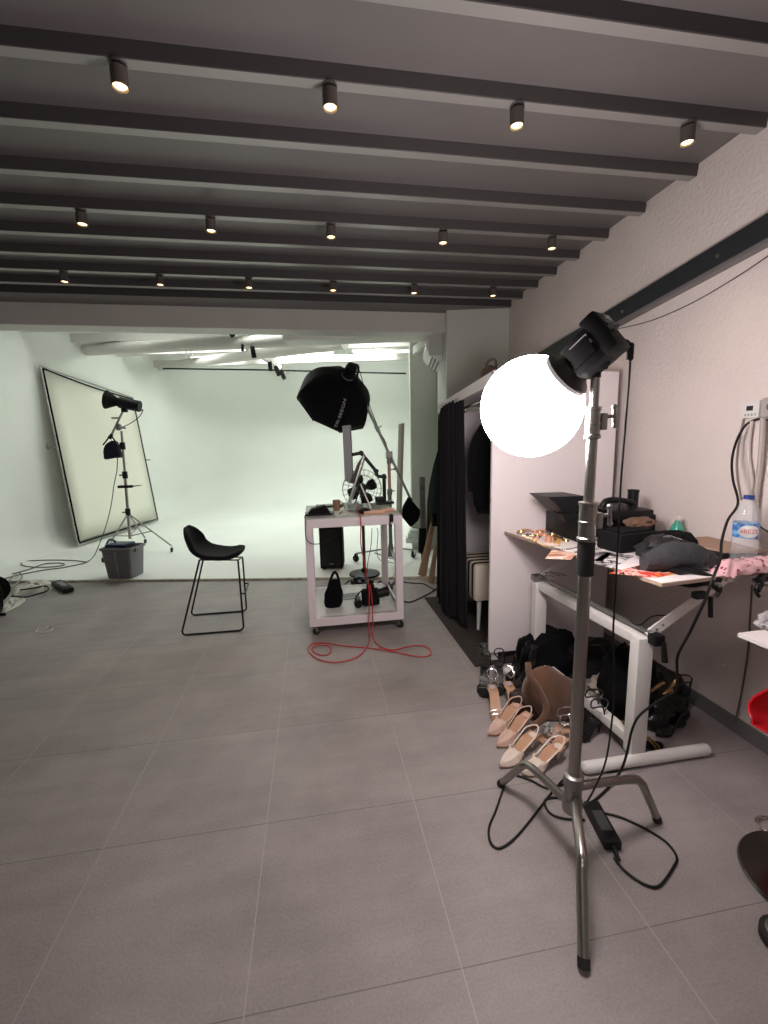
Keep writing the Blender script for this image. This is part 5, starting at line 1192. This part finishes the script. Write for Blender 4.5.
# ================================================================== TRACK SPOTS IN THE BACK ROOM
bm = nbm(); tube(bm, [at(163, 368.5, v=9.0), at(268, 370, v=9.0), at(406, 373.5, v=9.0)], .016, 8, smooth=False); tag(fin('black_track', bm, M_black), 'long black track running across the back room near the rear wall', 'track')
bm = nbm(); tube(bm, [at(236, 332, v=6.0), at(258, 327, v=6.0)], .02, 8, smooth=False); tag(fin('black_track', bm, M_black), 'short black track on the front slanting beam', 'track')
def track_spot(px, py, v, s, ang, label):
    c = at(px, py, v=v); t = thing('track_spotlight', label, 'spotlight', c)
    d = UA*math.cos(ang)+V3((0, 0, math.sin(ang)))
    bm = nbm(); box(bm, (0, 0, 0), (s*.6, s*.5, s), mtx=frame_m(c, c+d)[0], bev=s*.06); fin('head', bm, M_blackm, t)
    bm = nbm(); cyl(bm, c, c-d*s*.75, s*.2, s*.3, 16); fin('snout', bm, M_blackm, t)
    bm = nbm(); tube(bm, [c+V3((0, 0, s*.1)), c+V3((-s*.1, 0, s*.6)), c+V3((0, 0, s*.9))], s*.05, 8); fin('yoke', bm, M_blackm, t)
track_spot(228, 330, 6.0, .13, 2.3, 'black angular spotlight on the lintel, leftmost in the back room')
track_spot(242.5, 347, 6.3, .07, 1.5, 'tiny black spotlight below the front slanting beam')
track_spot(253, 351, 6.3, .12, 1.7, 'black spotlight hanging where the two slanting beams cross')
track_spot(270, 365, 8.9, .15, 1.6, 'black spotlight on the rear track, left of three')
track_spot(277, 370, 8.9, .15, 1.9, 'black spotlight on the rear track, middle of three')
track_spot(282.5, 374, 8.9, .14, 1.9, 'black spotlight on the rear track, right of three')
bm = nbm(); tube(bm, [at(186, 359, v=8.0), at(187, 350, v=8.0), at(190, 349, v=8.0), at(193, 358, v=8.0)], .012, 8); tag(fin('cable_loop', bm, M_white), 'white cable loop on the rear slanting beam', 'cable')
bm = nbm(); tube(bm, [at(344, 351, v=8.0), at(347, 355, v=8.0), at(350, 357, v=8.0), at(353, 355, v=8.0), at(355, 351, v=8.0)], .010, 8); tag(fin('ceiling_hook', bm, mat('hook', (.3, .32, .3), .4)), 'small ring hook on the ceiling above the softbox', 'hook')

# ================================================================== STOOL
t = thing('bar_stool', 'black bar stool with low curved back and thin wire sled legs', 'stool', (-.88, 3.76, 0))
fN = [V3((-1.117, 3.546, .008)), V3((-.627, 3.538, .008))]; fF = [V3((-1.155, 3.978, .008)), V3((-.667, 3.976, .008))]
yn, yf = 3.64, 3.88
sN = [at(199.5, 560, y=yn), at(238, 560, y=yn)]; sF = [at(203.5, 558, y=yf), at(242.5, 557, y=yf)]
for fl_, s_ in ((fN, sN), (fF, sF)):
    def rnd(a, b, c, r=.03):
        return [b+(a-b).normalized()*r, b+(a-b).normalized()*r*.35+(c-b).normalized()*r*.35, b+(c-b).normalized()*r]
    pts = [s_[0]]+rnd(s_[0], fl_[0], fl_[1])+rnd(fl_[0], fl_[1], s_[1])+[s_[1]]
    bm = nbm(); tube(bm, pts, .0075, 10, smooth=False); lg = fin('sled_leg', bm, M_black, t)
    for f in (.12, .86):
        p = fl_[0].lerp(fl_[1], f); bm = nbm(); cyl(bm, p+V3((-.014, 0, -.001)), p+V3((.014, 0, -.001)), .0085); fin('glide', bm, M_rubber, lg)
p1 = sN[1].lerp(fN[1], .48); p2 = sF[1].lerp(fF[1], .48)
bm = nbm(); tube(bm, [p1, p1+V3((.035, 0, -.002)), p2+V3((.035, 0, -.002)), p2], .0065, 8, smooth=False); fin('footrest', bm, M_black, t)
for a, b in ((sN[0], sF[0]), (sN[1], sF[1]), (sN[0], sN[1]), (sF[0], sF[1])):
    bm = nbm(); tube(bm, [a, b], .006, 8, smooth=False); fin('seat_support', bm, M_black, t)
prf2 = [(186, 527), (189, 538), (194, 548), (203, 554), (214, 556), (228, 556), (238, 553), (243, 549)]
cen = smoothpath([at(x, y, y=3.76) for x, y in prf2], 5)
bm = nbm(); rows = []; N_ = len(cen)
hw = lambda s: (.175+.04*math.sin(PI*min(1, s*1.1)))*math.sqrt(max(.02, 1-(max(0, .2-s)/.2)**2.2))*math.sqrt(max(.3, 1-(max(0, s-.86)/.15)**2))
for i, p in enumerate(cen):
    s = i/(N_-1); row = []
    tdir = (cen[min(i+1, N_-1)]-cen[max(i-1, 0)]).normalized(); nn = V3((-tdir.z, 0, tdir.x))
    if nn.z < 0 and nn.x < 0: nn = -nn
    if s < .5 and nn.x < 0: nn = -nn
    if s >= .5 and nn.z < 0: nn = -nn
    for k in range(15):
        w = (k-7)/7; lift = .075*abs(w)**2.5*(1.0-.75*s)*min(1, .25+s*4)
        row.append(p+V3((0, w*hw(s), 0))+nn*lift)
    rows.append(row)
grid(bm, rows); fin('seat_shell', bm, mat('stool_fabric', (.005, .005, .006), .8, spec=.2, bump=.2, bscale=300), t, solid=.034, sub=1)

# ================================================================== BIN
t = thing('grey_bin', 'grey plastic storage bin with side handles on the edge of the white floor', 'bin', (-2.17, 5.25, 0))
bc = at(127, 582, v=4.855); bc = V3((bc.x, bc.y, .023)); bw0, bd0, bw1, bd1, bh = .150, .12, .178, .145, at(124, 546, v=4.855).z-.02
def rr(w, d, z, r=.03):
    out = []
    for (sx_, sy_, a0_) in ((1, 1, 0), (-1, 1, PI/2), (-1, -1, PI), (1, -1, 3*PI/2)):
        for k in range(5):
            a = a0_+PI/2*k/4; out.append((sx_*(w-r)+r*math.cos(a), sy_*(d-r)+r*math.sin(a), z))
    return out
Rb = Matrix.Translation(bc) @ Matrix.Rotation(-.25, 4, 'Z')
bm = nbm(); rows = [[Rb @ V3(p) for p in rr(w, d, z)] for w, d, z in ((bw0-.01, bd0-.01, 0), (bw0, bd0, .006), (bw1, bd1, bh), (bw1-.006, bd1-.006, bh), (bw0-.008, bd0-.008, .012))]
V = grid(bm, rows, closed=True); bm.faces.new(V[0][::-1]); bm.faces.new(V[-1]); fin('tub', bm, M_greyp, t)
bm = nbm(); rows = [[Rb @ V3(p) for p in rr(w, d, z)] for w, d, z in ((bw1, bd1, bh-.03), (bw1+.012, bd1+.012, bh-.028), (bw1+.012, bd1+.012, bh), (bw1-.002, bd1-.002, bh))]
grid(bm, rows, closed=True); fin('rim', bm, M_greyp, t)
for sg in (-1, 1):
    bm = nbm(); box(bm, (sg*(bw1+.012), 0, bh-.035), (.028, .12, .05), mtx=Rb, bev=.006); fin('handle', bm, M_greyp, t)
bm = nbm()
for k, (x, s) in enumerate(((-.085, 1), (.085, 1))):
    tube(bm, [Rb @ V3((x+.055*math.cos(a), -bd1*1.0+.006-.0*a, bh-.105+.022*math.sin(a))) for a in [2*PI*j/12 for j in range(12)]], .003, 6, n=2, closed=True)
beam(bm, Rb @ V3((0, -bd0-.004, .01)), Rb @ V3((0, -bd1-.004, bh-.04)), .02, .006, up=(0, 1, 0)); fin('embossing', bm, mat('bin_light', (.28, .27, .29), .5), t)
t = thing('blue_container', 'flat dark blue container resting on top of the grey bin', 'container', bc+V3((0, 0, bh)))
bm = nbm(); box(bm, (-.03, 0, bh+.018), (.24, .20, .034), mtx=Rb, bev=.01); fin('tray', bm, mat('dark_blue', (.015, .03, .08), .4), t)
bm = nbm(); tube(bm, [Rb @ V3((-.16, -.05, bh+.03)), Rb @ V3((-.15, 0, bh+.075)), Rb @ V3((-.12, .05, bh+.04))], .012, 8); fin('handle', bm, mat('dark_blue', (0, 0, 0)), t)

# ================================================================== LEFT LIGHT STAND WITH STROBE
LY = 6.72; lx = at(129, 530, y=LY).x
t = thing('light_stand', 'steel light stand on casters behind the grey bin on the white floor', 'light stand', (lx, LY, 0))
lt = at(121.5, 431, y=LY)
zz = lambda px, py: at(px, py, y=LY)
bx = lambda z: V3((lx+(lt.x-lx)*(z-.2)/(lt.z-.2), LY, z))
bm = nbm(); cyl(bm, bx(.22), bx(1.15), .020); fin('lower_column', bm, M_steel, t)
bm = nbm(); cyl(bm, bx(1.15), bx(lt.z), .016); fin('upper_column', bm, M_steel, t)
for z in (zz(122, 446).z, zz(124, 475).z, zz(128.5, 512).z):
    bm = nbm(); cyl(bm, bx(z)-V3((0, 0, .05)), bx(z)+V3((0, 0, .05)), .034); cyl(bm, bx(z), bx(z)+V3((-.07, -.02, .0)), .009); fin('collar', bm, M_black, t)
bm = nbm(); z = zz(126, 486.5).z; box(bm, bx(z)+V3((0, -.02, 0)), (.20, .04, .04), bev=.01); cyl(bm, bx(z)+V3((.08, -.02, 0)), bx(z)+V3((.22, -.02, .012)), .010, .004); fin('accessory_clamp', bm, M_black, t)
jt = bx(zz(128.5, 512).z-.02); sp = bx(.26)
for q in (at(171.5, 547, z=.10), at(103, 557, z=.10), V3((lx-.0, LY+.55, .10))):
    bm = nbm(); tube(bm, [jt, V3((q.x, q.y, .12))], .011, 8, smooth=False); l = fin('leg', bm, M_steeld, t)
    m_ = jt.lerp(V3((q.x, q.y, .12)), .55); bm = nbm(); tube(bm, [sp, m_], .008, 8, smooth=False); fin('spreader', bm, M_steeld, l)
    w = V3((q.x, q.y, .023+.038)); bm = nbm(); lathe(bm, w-V3((.012, 0, 0)), (1, 0, 0), [(.012, 0), (.034, .002), (.037, .006), (.037, .018), (.034, .022), (.012, .024)], 20); fin('caster', bm, M_rubber, l)
    bm = nbm(); cyl(bm, w+V3((0, 0, .03)), V3((q.x, q.y, .13)), .012); fin('caster_fork', bm, M_chrome, l)
b0 = zz(110.5, 437); b1 = zz(124.5, 408)
bm = nbm(); tube(bm, [b0, b1], .015, 12, smooth=False); fin('short_boom', bm, M_steel, t)
bm = nbm(); q = zz(118.5, 427); ell(bm, q, (.05, .04, .05), 16); cyl(bm, q, q+V3((.10, -.02, -.02)), .012); q2 = zz(117, 418); cyl(bm, q2-V3((.07, 0, 0)), q2+V3((.03, 0, 0)), .012); fin('grip_head', bm, M_steeld, t)
bm = nbm(); cyl(bm, b0.lerp(b1, -.06), b0.lerp(b1, .1), .022); fin('boom_end', bm, M_black, t)
t = thing('snoot_strobe', 'black strobe with flared snoot on the stand by the leaning frame', 'strobe', zz(124, 404))
sa = zz(106, 399.5); sb = zz(140, 406.5); dx = (sb-sa); LL = dx.length; dn = dx.normalized()
bm = nbm(); cyl(bm, sa+dn*LL*.40, sb, .078, .078, 28); box(bm, (0, 0, 0), (.07, .10, LL*.5), mtx=frame_m(sa+dn*LL*.7+V3((0, 0, .0)), sb)[0], bev=.01); fin('body', bm, M_black, t)
bm = nbm(); lathe(bm, sa, dn, [(.125, 0), (.130, .003), (.085, LL*.20), (.062, LL*.30), (.062, LL*.42), (.055, LL*.42), (.055, LL*.3), (.12, .006)], 32); fin('snoot', bm, M_blackm, t)
bm = nbm(); box(bm, zz(124.5, 410), (.07, .07, .06), bev=.01); fin('mount', bm, M_black, t)
t = thing('sandbag', 'black saddle sandbag hanging from the short boom of the left stand', 'sandbag', b0)
bm = nbm(); prism(bm, [at(x, y, y=LY-.06) for x, y in ((105, 444), (112, 440), (116, 443), (120, 458), (112, 457), (103.5, 460), (102.5, 450))], (0, .12, 0)); bmesh.ops.bevel(bm, geom=list(bm.edges), offset=.015, segments=2, affect='EDGES'); fin('bag', bm, mat('navy_cloth', (.008, .008, .02), .9), t)
bm = nbm(); tube(bm, [zz(103, 445), zz(107, 440), b0+V3((0, 0, .02)), zz(115, 441), zz(117, 446)], .010, 8); fin('strap', bm, M_cloth, t)
cable('strobe_cable', [sb+V3((0, 0, -.06)), zz(143, 410), zz(139, 417), zz(131, 423), zz(123, 427)], .006, M_black, 'short black cable looping from the rear of the snooted strobe')
cable('strobe_cable', [zz(117.5, 456), zz(117, 470), zz(114, 485), zz(112, 500), zz(109, 515), at(104, 532, v=6.3), at(99, 545, v=6.0), at(94, 556, z=.03), at(87, 562, z=.03), at(76, 565, z=.03), at(60, 568, z=.03), at(44, 570, z=.03), at(28, 573, z=.03), at(14, 576, z=.03), at(0, 580, z=.03)], .0065, mat('cable_grey', (.09, .09, .085), .6), 'long grey cable hanging from the left stand and running to the left edge')
cable('floor_cable', [at(x, y, z=.03) for x, y in ((86, 562), (74, 560.5), (55, 560), (35, 560.5), (23, 562), (22, 565), (33, 567), (50, 567), (64, 565), (60, 563), (44, 564), (30, 569), (12, 574))], .0065, mat('cable_grey', (0, 0, 0)), 'grey cable looped on the white floor left of the bin')

# ================================================================== LEANING FRAME
t = thing('fabric_frame', 'large rectangular frame with white fabric leaning on the left wall', 'frame', at(118, 536, z=0))
BL, BR = uv(-5.02, 6.37, .06), uv(-5.02, 8.62, .06)
TL = at(40, 366, u=-5.33); TR = at(133, 398, u=-5.33)
nO = (BR-BL).cross(TL-BL).normalized()
if nO.dot(CAM-BL) < 0: nO = -nO
def fbar(a, b, w): 
    bm = nbm(); tube(bm, [a, b], .016, 10, smooth=False); tube(bm, [a+w, b+w], .008, 8, smooth=False); return bm
ctr = (BL+BR+TL+TR)/4
for nm, a, b in (('left_bar', BL, TL), ('right_bar', BR, TR), ('bottom_bar', BL, BR), ('top_bar', TL, TR)):
    w = (ctr-(a+b)/2).normalized()*.030
    bm = nbm(); tube(bm, [a, b], .012, 10, smooth=False); fb = fin(nm, bm, mat('frame_alu', (.42, .41, .38), .35, .8), t)
    bm = nbm(); pts = [a.lerp(b, .015)+w+nO*.01, b.lerp(a, .015)+w+nO*.01]
    if nm == 'top_bar': pts = [pts[0], pts[0].lerp(pts[1], .5)-V3((0, 0, .03)), pts[1]]
    tube(bm, pts, .012 if nm != 'right_bar' else .010, 8); fin('black_edging', bm, M_blackm, fb)
    if nm == 'left_bar':
        for f in (.12, .25, .38, .5, .62, .75, .88):
            q = a.lerp(b, f); bm = nbm(); tube(bm, [q, q+w+nO*.02], .010, 6); fin('tie', bm, M_blackm, fb)
        q = a.lerp(b, .56); bm = nbm(); cyl(bm, q, q+V3((-.12, -.06, 0)), .014); cyl(bm, q+V3((-.10, -.05, -.04)), q+V3((-.10, -.05, .05)), .010); fin('wing_knob', bm, M_steeld, fb)
    if nm == 'right_bar':
        q = a.lerp(b, .5); bm = nbm(); cyl(bm, q, q+V3((.09, -.03, 0)), .012); fin('wing_knob', bm, M_steeld, fb)
bm = nbm(); rows = []
for i in range(9):
    row = []
    for k in range(9):
        s, q = .02+.96*i/8, .02+.96*k/8; p = BL.lerp(BR, s).lerp(TL.lerp(TR, s), q); row.append(p-nO*.03*math.sin(PI*s)*math.sin(PI*q)*.5)
    rows.append(row)
grid(bm, rows); fin('fabric', bm, mat('frame_fabric', (.78, .78, .68), .9), t, solid=.003)

# ================================================================== LEFT EDGE THINGS
t = thing('black_fan', 'round black floor fan cut by the left frame edge', 'fan', at(2, 615, z=0))
fcn = at(-7, 592, y=4.45)
bm = nbm()
for k in range(7):
    r = .04+.026*k; tube(bm, [fcn+V3((r*.75*math.cos(a)+.05*(1-k/7), r*-.65*math.cos(a), r*math.sin(a))) for a in [2*PI*j/24 for j in range(24)]], .006, 6, n=1, closed=True)
for k in range(24):
    a = 2*PI*k/24; tube(bm, [fcn+V3((.05, -.02, 0)), fcn+V3((.20*.75*math.cos(a), -.20*.65*math.cos(a), .20*math.sin(a)))], .0035, 5, smooth=False)
fin('grille', bm, M_black, t)
bm = nbm(); dF = V3((-.65, -.75, 0)); cyl(bm, fcn+V3((-.10, .12, 0)), fcn+V3((-.05, .06, 0)), .12, .14, 36); fin('drum', bm, M_blackm, t)
bm = nbm(); tube(bm, [V3((fcn.x-.15, fcn.y, .012)), V3((fcn.x+.12, fcn.y-.08, .012))], .014, 10, smooth=False); tube(bm, [fcn+V3((-.05, .04, -.1)), V3((fcn.x-.02, fcn.y, .014))], .014, 10, smooth=False); fin('foot', bm, M_black, t)
def sheet(outline, label, m, nm, seed, z0=.004, h=.05):
    ps = [at(x, y, z=0) for x, y in outline]; c = sum(ps, V3())/len(ps)
    bm = nbm(); rows = []
    P_ = smoothpath(ps, 5, closed=True)
    for i in range(8):
        s = 1-i/7*.98; rows.append([c+(p-c)*s+V3((0, 0, z0+max(0, (h*(1-s**4)*(.6+.8*mnoise.noise(p*9+V3((i*.6, seed, 0)))))))) for p in P_])
    V = grid(bm, rows, closed=True); bm.faces.new(V[-1]); return tag(fin(nm, bm, m, sub=1), label, 'cloth')
M_sheet = mat('cloth_white', (.58, .56, .50), .9, bump=.2)
sheet([(12, 588), (26, 583), (42, 581), (53, 582), (54, 588), (44, 593), (28, 594), (14, 596)], 'crumpled white cloth on the floor left of the black device', M_sheet, 'white_cloth', 3, h=.07)
sheet([(3, 606), (13, 598), (25, 599), (24, 603), (12, 610), (2, 613)], 'smaller crumpled white cloth in front of the black floor fan', mat('cloth_white', (0, 0, 0)), 'white_cloth', 9, h=.05)
bm = nbm(); a = at(57, 583, z=.03); b = at(68, 590, z=.03); d = b-a; box(bm, (a+b)/2+V3((0, 0, .0)), (d.length*1.15, .10, .055), rz=math.atan2(d.y, d.x), bev=.016); o = tag(fin('black_device', bm, M_black), 'black oblong device lying at the edge of the white floor', 'device')
bm = nbm(); c = (a+b)/2+V3((0, 0, .0285)); box(bm, c, (d.length*.6, .05, .004), rz=math.atan2(d.y, d.x), bev=.001); fin('keypad', bm, M_greyp, o)
for k, ps in enumerate((((0, 585), (8, 581), (15, 575), (20, 573), (22, 577), (17, 583), (9, 588), (0, 590)), ((12, 596), (25, 597), (38, 594), (48, 590), (46, 586), (34, 588), (20, 590)))):
    cable('floor_strap', [at(x, y, z=.06 if k == 0 else .05) for x, y in ps], .008, mat('strap_beige', (.30, .27, .22), .7) if k == 0 else M_black, ('beige strap curling at the left frame edge', 'black cable lying over the white cloth')[k], 'strap')
cable('white_string', [at(x, y, z=.004) for x, y in ((36, 626), (38, 629), (36, 632), (42, 633), (50, 631), (53, 628), (50, 626), (46, 628))], .0028, M_white, 'tiny piece of white string on the grey floor at left', 'string')

# ================================================================== LIGHTS FOR THE BACK ROOM, RENDER LOOK
for v, e in ((6.2, 50), (8.2, 85), (9.6, 60)):
    for u in (-4.0, -2.3, -.8):
        p = uv(u, v, 3.42); o = area('strip_glow', p, (0, 0, -TH), 1.3, .15, e*(.10 if u < -3 else .27), (.95, 1, .94))
w = bpy.data.worlds.new('world'); sc.world = w; w.use_nodes = True; w.node_tree.nodes['Background'].inputs[0].default_value = (.6, .6, .6, 1); w.node_tree.nodes['Background'].inputs[1].default_value = .15
vs = sc.view_settings; vs.view_transform = 'Standard'; vs.look = 'None'; vs.gamma = 1; vs.exposure = .30; vs.use_curve_mapping = False
for o in bpy.data.objects:
    if '_b' in o: del o['_b']
